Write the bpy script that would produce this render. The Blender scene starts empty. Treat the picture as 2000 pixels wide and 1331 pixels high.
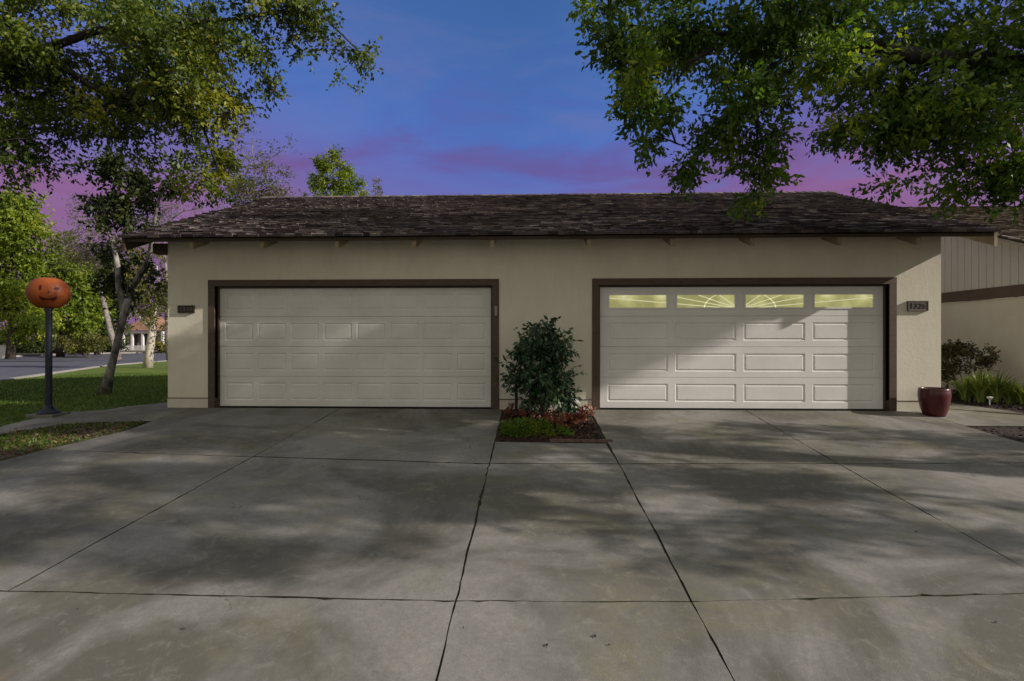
import bpy, math, random
import numpy as np
from mathutils import Vector, Matrix

# ------------------------------------------------------------------ camera, sky, sun, exposure
sc = bpy.context.scene
COL = sc.collection
R = math.radians
D, CH, YAW = 9.1, 1.27, R(2)
cam = bpy.data.objects.new('camera', bpy.data.cameras.new('camera'))
COL.objects.link(cam)
cam.location = (0, -D, CH)
cam.rotation_euler = (R(90), 0, YAW)
cam.data.lens = 18.0
cam.data.sensor_width = 36.0
cam.data.shift_y = -5.5 / 2000
cam.data.clip_start = 0.05
cam.data.clip_end = 2000
sc.camera = cam

sc.view_settings.view_transform = 'Standard'
sc.view_settings.look = 'None'
sc.view_settings.gamma = 1
sc.view_settings.exposure = 0.12
sc.cycles.max_bounces = 6
sc.cycles.transparent_max_bounces = 8
sc.cycles.sample_clamp_indirect = 3.0

world = bpy.data.worlds.new('World')
sc.world = world
world.use_nodes = True
nt = world.node_tree
nt.nodes.clear()
def N(tree, typ, **kw):
    n = tree.nodes.new(typ)
    for k, v in kw.items():
        if k == 'inputs':
            for i, val in v.items(): n.inputs[i].default_value = val
        else: setattr(n, k, v)
    return n
def math_node(tree, op, a, b=None, clamp=False):
    n = tree.nodes.new('ShaderNodeMath'); n.operation = op; n.use_clamp = clamp
    for i, v in enumerate((a, b)):
        if v is None: continue
        if isinstance(v, (int, float)): n.inputs[i].default_value = v
        else: tree.links.new(v, n.inputs[i])
    return n.outputs[0]
def ramp(tree, fac, stops, interp='LINEAR'):
    n = tree.nodes.new('ShaderNodeValToRGB')
    cr = n.color_ramp; cr.interpolation = interp
    while len(cr.elements) < len(stops): cr.elements.new(0.5)
    for e, (p, c) in zip(cr.elements, stops):
        e.position = p
        e.color = (c[0], c[1], c[2], 1) if not isinstance(c, (int, float)) else (c, c, c, 1)
    if fac is not None: tree.links.new(fac, n.inputs[0])
    return n.outputs[0]
def mixc(tree, fac, a, b, mode='MIX'):
    n = tree.nodes.new('ShaderNodeMix'); n.data_type = 'RGBA'; n.blend_type = mode
    for sock, v in ((n.inputs[0], fac), (n.inputs[6], a), (n.inputs[7], b)):
        if isinstance(v, (int, float)): sock.default_value = v
        elif isinstance(v, tuple): sock.default_value = (v[0], v[1], v[2], 1)
        else: tree.links.new(v, sock)
    return n.outputs[2]

SKY_FRONT = 1.0
SKY_BACK = 1.0
tc = N(nt, 'ShaderNodeTexCoord')
sep = N(nt, 'ShaderNodeSeparateXYZ'); nt.links.new(tc.outputs['Generated'], sep.inputs[0])
dx, dy, dz = sep.outputs
# wispy clouds, stretched along the horizon
mp = N(nt, 'ShaderNodeMapping'); mp.inputs['Scale'].default_value = (1.5, 1.5, 5.5); mp.inputs['Rotation'].default_value = (0.0, R(14), 0)
mp.inputs['Location'].default_value = (0.3, 0.9, 0.2)
nt.links.new(tc.outputs['Generated'], mp.inputs[0])
no = N(nt, 'ShaderNodeTexNoise', inputs={'Scale': 2.1, 'Detail': 8.0, 'Roughness': 0.55, 'Distortion': 0.5})
nt.links.new(mp.outputs[0], no.inputs['Vector'])
cl = no.outputs['Fac']
zz = math_node(nt, 'ADD', dz, math_node(nt, 'MULTIPLY', math_node(nt, 'SUBTRACT', cl, 0.5), 0.30))
# pinker low down towards the sides
side = math_node(nt, 'ABSOLUTE', math_node(nt, 'ADD', dx, 0.02))
zz = math_node(nt, 'SUBTRACT', zz, math_node(nt, 'MULTIPLY', math_node(nt, 'SUBTRACT', side, 0.30), 0.22))
grad = ramp(nt, zz, [(0.0, (0.23, 0.11, 0.22)), (0.20, (0.24, 0.10, 0.245)), (0.262, (0.150, 0.103, 0.30)),
                     (0.325, (0.105, 0.120, 0.38)), (0.40, (0.058, 0.142, 0.43)), (0.60, (0.036, 0.110, 0.30)), (1.0, (0.02, 0.06, 0.17))])
wisp = ramp(nt, cl, [(0.40, 0.0), (0.70, 1.0)], 'EASE')
hi = math_node(nt, 'MULTIPLY', wisp, 0.42)
front = mixc(nt, hi, grad, (0.155, 0.165, 0.40))
dark = ramp(nt, cl, [(0.34, 1.0), (0.52, 0.0)], 'EASE')
front = mixc(nt, math_node(nt, 'MULTIPLY', math_node(nt, 'MULTIPLY', dark, 0.6), ramp(nt, dz, [(0.30, 1.0), (0.50, 0.15)])), front, (0.115, 0.075, 0.235))
# unseen sky behind and above the camera, made bright and neutral to fill the facade
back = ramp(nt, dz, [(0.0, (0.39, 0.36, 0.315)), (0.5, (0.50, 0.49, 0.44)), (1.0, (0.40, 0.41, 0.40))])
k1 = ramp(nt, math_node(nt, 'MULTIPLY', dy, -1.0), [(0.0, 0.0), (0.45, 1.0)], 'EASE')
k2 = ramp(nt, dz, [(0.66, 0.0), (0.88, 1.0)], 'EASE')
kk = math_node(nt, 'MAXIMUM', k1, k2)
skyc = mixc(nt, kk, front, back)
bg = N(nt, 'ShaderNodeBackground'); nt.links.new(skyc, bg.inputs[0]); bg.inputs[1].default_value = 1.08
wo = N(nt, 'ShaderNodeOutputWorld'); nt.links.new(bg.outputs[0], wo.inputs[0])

to_sun = Vector((3.34, -0.67, 1.44)).normalized()
sl = bpy.data.lights.new('sun', 'SUN'); sl.energy = 5.0; sl.angle = R(0.5); sl.color = (1.0, 0.92, 0.86)
sun = bpy.data.objects.new('sun', sl); COL.objects.link(sun)
sun.rotation_euler = to_sun.to_track_quat('Z', 'Y').to_euler()
sun.location = (30, -10, 20)

# ------------------------------------------------------------------ measuring helpers (a pixel of the survey photo -> a point in the place)
def ray(px, py):
    t = (px - 1000) / 1000; v = (660 - py) / 1000
    return Vector((-math.sin(YAW) + t * math.cos(YAW), math.cos(YAW) + t * math.sin(YAW), v))
def at_y(px, py, Y):
    d = ray(px, py); s = (Y + D) / d.y
    return Vector((d.x * s, Y, CH + d.z * s))
def at_s(px, py, s):
    return Vector((0, -D, CH)) + ray(px, py) * s
def gz(y):
    if y < -12: return -0.9
    if y < 0: return 0.075 * y
    return -0.02 * y if y < 40 else -0.8

# ------------------------------------------------------------------ mesh helpers
class MB:
    def __init__(s): s.v = []; s.f = []; s.m = []; s.a = []
    def quad(s, *p, m=0, a=0.0):
        i = len(s.v); s.v += [tuple(q) for q in p]; s.f.append(tuple(range(i, i + len(p)))); s.m.append(m); s.a.append(a)
    def box(s, x0, x1, y0, y1, z0, z1, m=0, a=0.0, M=None):
        P = [Vector((x, y, z)) for x in (x0, x1) for y in (y0, y1) for z in (z0, z1)]
        if M is not None: P = [M @ p for p in P]
        for f in ((0,1,3,2), (4,6,7,5), (0,4,5,1), (2,3,7,6), (0,2,6,4), (1,5,7,3)):
            s.quad(*[P[i] for i in f], m=m, a=a)
    def hexa(s, P, m=0, a=0.0):      # 8 points: bottom 4 ccw, top 4 ccw
        P = [Vector(p) for p in P]
        for f in ((3,2,1,0), (4,5,6,7), (0,1,5,4), (1,2,6,5), (2,3,7,6), (3,0,4,7)):
            s.quad(*[P[i] for i in f], m=m, a=a)
    def tube(s, pts, rad, n=8, m=0, a=0.0, cap=True, wob=0.0, rng=random):
        pts = [Vector(p) for p in pts]; rings = []
        up = Vector((0, 0, 1))
        for i, p in enumerate(pts):
            t = (pts[min(i + 1, len(pts) - 1)] - pts[max(i - 1, 0)]).normalized()
            u = t.cross(up if abs(t.z) < 0.95 else Vector((1, 0, 0))).normalized(); w = t.cross(u)
            r = rad[i] if isinstance(rad, (list, tuple)) else rad
            base = len(s.v)
            for k in range(n):
                an = 2 * math.pi * k / n; rr = r * (1 + wob * (rng.random() - .5))
                s.v.append(tuple(p + u * (math.cos(an) * rr) + w * (math.sin(an) * rr)))
            rings.append(base)
        for b0, b1 in zip(rings, rings[1:]):
            for k in range(n):
                s.f.append((b0 + k, b0 + (k + 1) % n, b1 + (k + 1) % n, b1 + k)); s.m.append(m); s.a.append(a)
        if cap:
            s.f.append(tuple(rings[0] + k for k in range(n))[::-1]); s.m.append(m); s.a.append(a)
            s.f.append(tuple(rings[-1] + k for k in range(n))); s.m.append(m); s.a.append(a)
    def lathe(s, prof, n=40, c=(0, 0, 0), m=0, sx=1, sy=1):
        base = len(s.v)
        for r, z in prof:
            for k in range(n):
                an = 2 * math.pi * k / n
                s.v.append((c[0] + r * sx * math.cos(an), c[1] + r * sy * math.sin(an), c[2] + z))
        for j in range(len(prof) - 1):
            for k in range(n):
                a0 = base + j * n + k; a1 = base + j * n + (k + 1) % n
                s.f.append((a0, a1, a1 + n, a0 + n)); s.m.append(m); s.a.append(0.0)
    def prism(s, poly, z0, z1, m=0):   # poly in xy (ccw)
        n = len(poly)
        s.quad(*[(x, y, z1) for x, y in poly], m=m)
        s.quad(*[(x, y, z0) for x, y in poly][::-1], m=m)
        for i in range(n):
            a, b = poly[i], poly[(i + 1) % n]
            s.quad((a[0], a[1], z0), (b[0], b[1], z0), (b[0], b[1], z1), (a[0], a[1], z1), m=m)
    def build(s, name, mats, parent=None, smooth=False, merge=False):
        me = bpy.data.meshes.new(name)
        me.from_pydata(s.v, [], s.f)
        for mt in (mats if isinstance(mats, (list, tuple)) else [mats]): me.materials.append(mt)
        me.polygons.foreach_set('material_index', s.m)
        if any(s.a):
            at = me.attributes.new('var', 'FLOAT', 'FACE'); at.data.foreach_set('value', s.a)
        if smooth: me.polygons.foreach_set('use_smooth', [True] * len(me.polygons))
        if merge:
            import bmesh
            bm = bmesh.new(); bm.from_mesh(me); bmesh.ops.remove_doubles(bm, verts=bm.verts, dist=1e-4)
            bmesh.ops.recalc_face_normals(bm, faces=bm.faces); bm.to_mesh(me); bm.free()
        o = bpy.data.objects.new(name, me); COL.objects.link(o)
        if parent: o.parent = parent
        return o
def bevel(o, w=0.006, seg=2):
    md = o.modifiers.new('bevel', 'BEVEL'); md.width = w; md.segments = seg; md.limit_method = 'ANGLE'; md.angle_limit = R(40)
    return o
def tag(o, label=None, cat=None, group=None, kind=None):
    if label: o['label'] = label
    if cat: o['category'] = cat
    if group: o['group'] = group
    if kind: o['kind'] = kind
    return o
def empty(name, loc, label, cat, group=None):
    o = bpy.data.objects.new(name, None); COL.objects.link(o); o.location = loc; o.empty_display_size = 0.2
    tag(o, label, cat, group); return o
def under(o, root):                    # parent a mesh already built in world coordinates
    o.parent = root; o.matrix_parent_inverse = Matrix.Translation(root.location).inverted(); return o

# ------------------------------------------------------------------ materials
def mat(name, c1, c2=None, scale=6.0, rough=0.8, bump=0.0, bscale=60.0, spec=0.3, detail=6.0, stretch=None, coat=0.0, lo=0.35, hi=0.65):
    m = bpy.data.materials.new(name); m.use_nodes = True; t = m.node_tree
    b = t.nodes['Principled BSDF']; b.inputs['Roughness'].default_value = rough
    b.inputs['Specular IOR Level'].default_value = spec
    if coat: b.inputs['Coat Weight'].default_value = coat; b.inputs['Coat Roughness'].default_value = 0.12
    g = N(t, 'ShaderNodeNewGeometry'); mp = N(t, 'ShaderNodeMapping'); t.links.new(g.outputs['Position'], mp.inputs[0])
    if stretch: mp.inputs['Scale'].default_value = stretch
    m['vec'] = 0
    if c2 is None: b.inputs['Base Color'].default_value = (*c1, 1)
    else:
        n = N(t, 'ShaderNodeTexNoise', inputs={'Scale': scale, 'Detail': detail, 'Roughness': 0.62}); t.links.new(mp.outputs[0], n.inputs['Vector'])
        t.links.new(ramp(t, n.outputs['Fac'], [(lo, c1), (hi, c2)]), b.inputs['Base Color'])
    if bump:
        n = N(t, 'ShaderNodeTexNoise', inputs={'Scale': bscale, 'Detail': 5.0}); t.links.new(mp.outputs[0], n.inputs['Vector'])
        bp = N(t, 'ShaderNodeBump', inputs={'Strength': 1.0, 'Distance': bump}); t.links.new(n.outputs['Fac'], bp.inputs['Height'])
        t.links.new(bp.outputs[0], b.inputs['Normal'])
    return m

def leaf_mat(name, stops, trans=0.45, rough=0.5, spec=0.4):
    m = bpy.data.materials.new(name); m.use_nodes = True; t = m.node_tree
    b = t.nodes['Principled BSDF']; b.inputs['Roughness'].default_value = rough; b.inputs['Specular IOR Level'].default_value = spec
    at = N(t, 'ShaderNodeAttribute', attribute_name='var'); c = ramp(t, at.outputs['Fac'], stops)
    t.links.new(c, b.inputs['Base Color'])
    tr = N(t, 'ShaderNodeBsdfTranslucent')
    t.links.new(mixc(t, 1.0, c, (1.25, 1.25, 0.55), 'MULTIPLY'), tr.inputs[0])
    mx = N(t, 'ShaderNodeMixShader'); mx.inputs[0].default_value = trans
    t.links.new(b.outputs[0], mx.inputs[1]); t.links.new(tr.outputs[0], mx.inputs[2])
    t.links.new(mx.outputs[0], t.nodes['Material Output'].inputs[0])
    return m

M = {}
# stucco with faint vertical weather streaks and patches
def stucco(name, ca, cb, cs):
    m = bpy.data.materials.new(name); m.use_nodes = True; t = m.node_tree; b = t.nodes['Principled BSDF']
    b.inputs['Roughness'].default_value = 0.92; b.inputs['Specular IOR Level'].default_value = 0.15
    g = N(t, 'ShaderNodeNewGeometry')
    n1 = N(t, 'ShaderNodeTexNoise', inputs={'Scale': 1.3, 'Detail': 8.0, 'Roughness': 0.65}); t.links.new(g.outputs['Position'], n1.inputs['Vector'])
    mp = N(t, 'ShaderNodeMapping'); mp.inputs['Scale'].default_value = (3, 3, 0.8); t.links.new(g.outputs['Position'], mp.inputs[0])
    n2 = N(t, 'ShaderNodeTexNoise', inputs={'Scale': 1.6, 'Detail': 7.0, 'Roughness': 0.7}); t.links.new(mp.outputs[0], n2.inputs['Vector'])
    c = ramp(t, n1.outputs['Fac'], [(0.35, ca), (0.65, cb)])
    c = mixc(t, ramp(t, n2.outputs['Fac'], [(0.50, 0.0), (0.75, 0.28)]), c, cs)
    t.links.new(c, b.inputs['Base Color'])
    n3 = N(t, 'ShaderNodeTexNoise', inputs={'Scale': 45.0, 'Detail': 4.0}); t.links.new(g.outputs['Position'], n3.inputs['Vector'])
    n4 = N(t, 'ShaderNodeTexVoronoi', inputs={'Scale': 22.0}); t.links.new(g.outputs['Position'], n4.inputs['Vector'])
    h = math_node(t, 'ADD', n3.outputs['Fac'], math_node(t, 'MULTIPLY', n4.outputs['Distance'], 0.5))
    bp = N(t, 'ShaderNodeBump', inputs={'Strength': 0.6, 'Distance': 0.003}); t.links.new(h, bp.inputs['Height']); t.links.new(bp.outputs[0], b.inputs['Normal'])
    return m
M['stucco'] = stucco('cream stucco', (0.66, 0.615, 0.49), (0.72, 0.675, 0.545), (0.50, 0.455, 0.36))
M['stucco2'] = stucco('tan stucco', (0.54, 0.50, 0.40), (0.59, 0.55, 0.44), (0.47, 0.43, 0.34))
M['plinth'] = stucco('plinth render', (0.58, 0.54, 0.43), (0.65, 0.61, 0.49), (0.42, 0.38, 0.30))
M['trim'] = mat('brown trim paint', (0.075, 0.050, 0.034), (0.105, 0.072, 0.050), 5, 0.6, 0.002, 30, stretch=(1, 1, 6))
M['trimsun'] = M['trim']
M['fascia'] = mat('fascia paint', (0.050, 0.034, 0.020), (0.075, 0.052, 0.032), 4, 0.65, 0.002, 30)
M['soffit'] = mat('soffit boards', (0.10, 0.075, 0.045), (0.14, 0.105, 0.065), 4, 0.8)
M['tail'] = mat('rafter tail paint', (0.26, 0.21, 0.13), (0.36, 0.29, 0.19), 5, 0.75, 0.002, 30)
M['door'] = mat('garage door enamel', (0.64, 0.62, 0.56), (0.74, 0.72, 0.66), 1.4, 0.5, 0.0007, 25, spec=0.35)
M['door2'] = mat('newer garage door enamel', (0.70, 0.68, 0.64), (0.78, 0.76, 0.72), 1.4, 0.45, 0.0007, 25, spec=0.35)
M['gasket'] = mat('black rubber seal', (0.02, 0.02, 0.018), rough=0.8)
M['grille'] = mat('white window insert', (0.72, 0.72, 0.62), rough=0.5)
M['grille'].node_tree.nodes['Principled BSDF'].inputs['Emission Color'].default_value = (0.42, 0.41, 0.24, 1); M['grille'].node_tree.nodes['Principled BSDF'].inputs['Emission Strength'].default_value = 1.0  # bars glow on their own, in place of light from behind
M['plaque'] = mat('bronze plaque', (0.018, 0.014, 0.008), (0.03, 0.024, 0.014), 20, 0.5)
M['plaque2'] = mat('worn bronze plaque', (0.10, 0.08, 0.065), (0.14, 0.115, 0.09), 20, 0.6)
M['digit'] = mat('dark digit', (0.05, 0.038, 0.030), rough=0.6)
M['digit2'] = mat('dull brass digit', (0.05, 0.042, 0.025), rough=0.5)
M['keypad'] = mat('keypad plastic', (0.30, 0.28, 0.24), rough=0.5)
M['pole'] = mat('navy lamp post paint', (0.010, 0.013, 0.024), (0.014, 0.018, 0.032), 8, 0.4, spec=0.4)
M['pumpkin'] = mat('orange pumpkin plastic', (0.21, 0.046, 0.009), (0.27, 0.063, 0.012), 5, 0.5, spec=0.3)
M['pface'] = mat('dark carved face', (0.055, 0.004, 0.002), rough=0.6)
M['stem'] = mat('green stem', (0.06, 0.07, 0.02), (0.10, 0.09, 0.03), 20, 0.7)
M['pot'] = mat('maroon glaze', (0.055, 0.007, 0.009), (0.085, 0.011, 0.013), 9, 0.35, 0.001, 25, spec=0.4, coat=0.15)
M['soil'] = mat('dark soil', (0.022, 0.014, 0.011), (0.045, 0.028, 0.020), 14, 0.95, 0.03, 25)
M['bark'] = mat('grey brown bark', (0.05, 0.038, 0.028), (0.12, 0.095, 0.075), 9, 0.9, 0.02, 30, stretch=(1, 1, 0.3))
M['barkdark'] = mat('dark damp bark', (0.015, 0.013, 0.012), (0.05, 0.045, 0.042), 7, 0.9, 0.02, 30, stretch=(1, 1, 0.3))
M['barkmid'] = mat('mottled dark bark', (0.06, 0.054, 0.048), (0.34, 0.31, 0.28), 4, 0.85, 0.015, 25, stretch=(1, 1, 0.5), lo=.42, hi=.66)
M['barkgrey'] = mat('mottled grey bark', (0.10, 0.085, 0.075), (0.30, 0.26, 0.23), 5, 0.85, 0.015, 25, stretch=(1, 1, 0.5))
M['barkpale'] = mat('pale bark', (0.34, 0.30, 0.24), (0.52, 0.47, 0.38), 3, 0.8, 0.01, 25)
M['asphalt'] = mat('asphalt', (0.075, 0.075, 0.092), (0.11, 0.11, 0.13), 1.2, 0.85, 0.004, 80)
M['kerb'] = mat('kerb concrete', (0.26, 0.24, 0.21), (0.34, 0.32, 0.28), 3, 0.9)
M['ground'] = mat('bare ground', (0.06, 0.055, 0.03), (0.10, 0.085, 0.05), 0.6, 0.95)
M['lawn'] = mat('lawn base', (0.065, 0.11, 0.010), (0.13, 0.17, 0.018), 0.9, 0.95, 0.02, 60)
M['patch'] = mat('worn turf base', (0.045, 0.045, 0.015), (0.12, 0.09, 0.05), 3.5, 0.95, 0.02, 50)
M['farroof'] = mat('far brown roof', (0.20, 0.105, 0.065), (0.28, 0.16, 0.10), 2, 0.9)
M['white'] = mat('white paint', (0.62, 0.60, 0.57), rough=0.6)
M['dark'] = mat('dark opening', (0.03, 0.03, 0.035), rough=0.3)
M['greywall'] = mat('grey house wall', (0.25, 0.23, 0.23), rough=0.8)
M['band'] = mat('brown band board', (0.085, 0.058, 0.038), (0.11, 0.075, 0.052), 3, 0.7)
M['siding'] = stucco('painted siding', (0.46, 0.43, 0.36), (0.50, 0.47, 0.39), (0.41, 0.38, 0.32))
M['barge2'] = mat('pale barge paint', (0.26, 0.22, 0.17), (0.32, 0.27, 0.21), 3, 0.7)
M['brick'] = mat('brick edging', (0.11, 0.065, 0.052), (0.17, 0.11, 0.09), 12, 0.9, 0.004, 60)
M['rock'] = mat('white rock', (0.34, 0.32, 0.28), (0.48, 0.46, 0.42), 8, 0.8, 0.01, 20)
M['steel'] = mat('galvanised steel', (0.30, 0.30, 0.30), rough=0.5)

# shingles: colour by a per-tab value
def shingle(name, stops):
    m = bpy.data.materials.new(name); m.use_nodes = True; t = m.node_tree; b = t.nodes['Principled BSDF']
    b.inputs['Roughness'].default_value = 0.95; b.inputs['Specular IOR Level'].default_value = 0.15
    at = N(t, 'ShaderNodeAttribute', attribute_name='var'); g = N(t, 'ShaderNodeNewGeometry')
    n = N(t, 'ShaderNodeTexNoise', inputs={'Scale': 9.0, 'Detail': 6.0, 'Roughness': 0.7}); t.links.new(g.outputs['Position'], n.inputs['Vector'])
    f = math_node(t, 'ADD', at.outputs['Fac'], math_node(t, 'MULTIPLY', math_node(t, 'SUBTRACT', n.outputs['Fac'], 0.5), 0.55))
    t.links.new(ramp(t, f, stops), b.inputs['Base Color'])
    bp = N(t, 'ShaderNodeBump', inputs={'Strength': 0.8, 'Distance': 0.01}); n2 = N(t, 'ShaderNodeTexNoise', inputs={'Scale': 90.0})
    t.links.new(g.outputs['Position'], n2.inputs['Vector']); t.links.new(n2.outputs['Fac'], bp.inputs['Height']); t.links.new(bp.outputs[0], b.inputs['Normal'])
    return m
M['shingle'] = shingle('dark brown shingles', [(0.1, (0.040, 0.031, 0.034)), (0.42, (0.115, 0.092, 0.092)), (0.70, (0.22, 0.180, 0.155)), (1.0, (0.34, 0.28, 0.20))])
M['shingle2'] = shingle('weathered brown shingles', [(0.1, (0.06, 0.045, 0.03)), (0.6, (0.12, 0.09, 0.06)), (1.0, (0.20, 0.16, 0.10))])

# concrete: aggregate, blotches, moss tint and dark stains of their own shape
def concrete(name, base, lift=1.0):
    m = bpy.data.materials.new(name); m.use_nodes = True; t = m.node_tree; b = t.nodes['Principled BSDF']
    b.inputs['Roughness'].default_value = 0.82; b.inputs['Specular IOR Level'].default_value = 0.25
    g = N(t, 'ShaderNodeNewGeometry'); P = g.outputs['Position']
    def noise(s, d=6.0, r=0.6, dist=0.0, off=0.0):
        mp = N(t, 'ShaderNodeMapping'); mp.inputs['Location'].default_value = (off, off * .7, 0); t.links.new(P, mp.inputs[0])
        n = N(t, 'ShaderNodeTexNoise', inputs={'Scale': s, 'Detail': d, 'Roughness': r, 'Distortion': dist}); t.links.new(mp.outputs[0], n.inputs['Vector']); return n.outputs['Fac']
    c1 = tuple(v * 0.80 for v in base); c2 = tuple(v * 1.22 for v in base)
    c = ramp(t, noise(1.1, 8, 0.6, 0.6), [(0.32, c1), (0.68, c2)])
    c = mixc(t, ramp(t, noise(55, 3, 0.6), [(0.42, 0.0), (0.75, 0.45)]), c, tuple(v * 0.62 for v in base))
    c = mixc(t, ramp(t, noise(160, 2, 0.5), [(0.55, 0.0), (0.8, 0.6)]), c, tuple(v * 1.5 for v in base))
    c = mixc(t, ramp(t, noise(0.55, 6, 0.62, 0.8, 13.0), [(0.44, 0.0), (0.57, 0.95)]), c, (base[0] * .50, base[1] * .49, base[2] * .43))
    c = mixc(t, ramp(t, noise(0.8, 7, 0.7, 1.2, 41.0), [(0.50, 0.0), (0.68, 0.7)]), c, (base[0] * .80, base[1] * .80, base[2] * .50))
    c = mixc(t, ramp(t, noise(2.2, 8, 0.75, 1.5, 71.0), [(0.58, 0.0), (0.66, 0.55)]), c, tuple(v * 0.6 for v in base))
    c = mixc(t, ramp(t, noise(3.1, 5, 0.6, 0.4, 97.0), [(0.66, 0.0), (0.74, 0.35)]), c, (base[0] * .9, base[1] * .62, base[2] * .45))
    c = mixc(t, ramp(t, noise(22, 6, 0.75, 0.3, 5.0), [(0.40, 0.0), (0.62, 0.30)]), c, tuple(v * 0.55 for v in base))
    c = mixc(t, ramp(t, noise(7, 8, 0.8, 0.6, 27.0), [(0.52, 0.0), (0.66, 0.32)]), c, tuple(v * 1.45 for v in base))
    vo = N(t, 'ShaderNodeTexVoronoi', feature='DISTANCE_TO_EDGE', inputs={'Scale': 0.42})
    nn = N(t, 'ShaderNodeTexNoise', inputs={'Scale': 1.8, 'Detail': 6.0}); t.links.new(P, nn.inputs['Vector'])
    va = N(t, 'ShaderNodeVectorMath', operation='MULTIPLY_ADD'); va.inputs[1].default_value = (.9, .9, .9); t.links.new(nn.outputs['Color'], va.inputs[0]); t.links.new(P, va.inputs[2])
    t.links.new(va.outputs[0], vo.inputs['Vector'])
    ck = math_node(t, 'MULTIPLY', ramp(t, vo.outputs['Distance'], [(0.0, 1.0), (0.0022, 0.0)]), ramp(t, noise(0.7, 2, 0.5, 0, 59.0), [(0.57, 0.0), (0.62, 0.45)]))
    c = mixc(t, ck, c, (0.03, 0.028, 0.022))
    t.links.new(c, b.inputs['Base Color'])
    h = math_node(t, 'ADD', noise(140, 3, 0.6), math_node(t, 'MULTIPLY', noise(6, 5, 0.6), 1.2))
    bp = N(t, 'ShaderNodeBump', inputs={'Strength': 0.5, 'Distance': 0.004}); t.links.new(h, bp.inputs['Height']); t.links.new(bp.outputs[0], b.inputs['Normal'])
    return m
M['concrete'] = concrete('driveway concrete', (0.222, 0.212, 0.186))
M['walk'] = concrete('walk concrete', (0.26, 0.25, 0.21))
M['gap'] = mat('joint dirt', (0.030, 0.028, 0.018), (0.065, 0.062, 0.035), 20, 0.98)

M['leafR'] = leaf_mat('camphor leaves', [(0.0, (0.032, 0.070, 0.010)), (0.5, (0.080, 0.150, 0.014)), (0.9, (0.16, 0.24, 0.018)), (1.0, (0.30, 0.36, 0.035))])
M['leafL'] = leaf_mat('ash leaves', [(0.0, (0.030, 0.055, 0.009)), (0.5, (0.075, 0.115, 0.013)), (0.9, (0.16, 0.20, 0.018)), (1.0, (0.27, 0.28, 0.03))])
M['leafD'] = leaf_mat('dark leaves', [(0.0, (0.020, 0.034, 0.009)), (0.6, (0.055, 0.075, 0.014)), (1.0, (0.10, 0.11, 0.025))])
M['leafG'] = leaf_mat('bright green leaves', [(0.0, (0.07, 0.12, 0.010)), (0.6, (0.19, 0.26, 0.018)), (1.0, (0.36, 0.38, 0.04))])
M['leafY'] = leaf_mat('yellow green leaves', [(0.0, (0.08, 0.09, 0.02)), (0.6, (0.15, 0.15, 0.03)), (1.0, (0.27, 0.24, 0.06))])
M['leafP'] = leaf_mat('thin pale leaves', [(0.0, (0.08, 0.085, 0.045)), (0.6, (0.16, 0.155, 0.08)), (1.0, (0.26, 0.22, 0.13))])
M['leafS'] = leaf_mat('glossy dark shrub leaves', [(0.0, (0.014, 0.034, 0.015)), (0.6, (0.036, 0.080, 0.030)), (1.0, (0.09, 0.15, 0.055))], trans=0.12, rough=0.32, spec=0.5)
M['leafH'] = leaf_mat('reddish hedge leaves', [(0.0, (0.035, 0.032, 0.012)), (0.6, (0.075, 0.068, 0.020)), (1.0, (0.14, 0.11, 0.04))], trans=0.2)
M['pink'] = leaf_mat('pink leaves', [(0.0, (0.12, 0.03, 0.022)), (0.5, (0.26, 0.09, 0.06)), (1.0, (0.45, 0.26, 0.17))], trans=0.3)
M['cover'] = leaf_mat('creeping green leaves', [(0.0, (0.05, 0.10, 0.008)), (0.7, (0.11, 0.20, 0.012)), (1.0, (0.24, 0.26, 0.02))], trans=0.3)
M['strap'] = leaf_mat('strap leaves', [(0.0, (0.05, 0.10, 0.02)), (0.5, (0.15, 0.22, 0.04)), (1.0, (0.42, 0.42, 0.10))], trans=0.3)
M['grass'] = leaf_mat('grass blades', [(0.0, (0.040, 0.085, 0.006)), (0.7, (0.090, 0.145, 0.012)), (1.0, (0.18, 0.21, 0.03))], trans=0.3)
M['litter'] = leaf_mat('dry litter', [(0.0, (0.04, 0.028, 0.016)), (0.6, (0.12, 0.07, 0.035)), (1.0, (0.22, 0.14, 0.07))], trans=0.1)
M['mulch2'] = leaf_mat('dark bark chips', [(0.0, (0.008, 0.005, 0.004)), (0.7, (0.020, 0.011, 0.009)), (1.0, (0.045, 0.026, 0.019))], trans=0.0, rough=0.9)
M['mulch'] = leaf_mat('bark chips', [(0.0, (0.020, 0.009, 0.007)), (0.7, (0.07, 0.028, 0.020)), (1.0, (0.15, 0.07, 0.045))], trans=0.0, rough=0.9)

def lit_glass():
    m = bpy.data.materials.new('lit window glass'); m.use_nodes = True; t = m.node_tree; b = t.nodes['Principled BSDF']
    g = N(t, 'ShaderNodeNewGeometry')
    n = N(t, 'ShaderNodeTexNoise', inputs={'Scale': 2.4, 'Detail': 3.0}); t.links.new(g.outputs['Position'], n.inputs['Vector'])
    t.links.new(ramp(t, n.outputs['Fac'], [(0.38, (0.24, 0.23, 0.085)), (0.55, (0.40, 0.38, 0.15)), (0.68, (0.58, 0.57, 0.32))]), b.inputs['Emission Color'])
    b.inputs['Emission Strength'].default_value = 1.0
    b.inputs['Base Color'].default_value = (0.12, 0.12, 0.06, 1); b.inputs['Roughness'].default_value = 0.25
    return m
M['glass'] = lit_glass()

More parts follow.
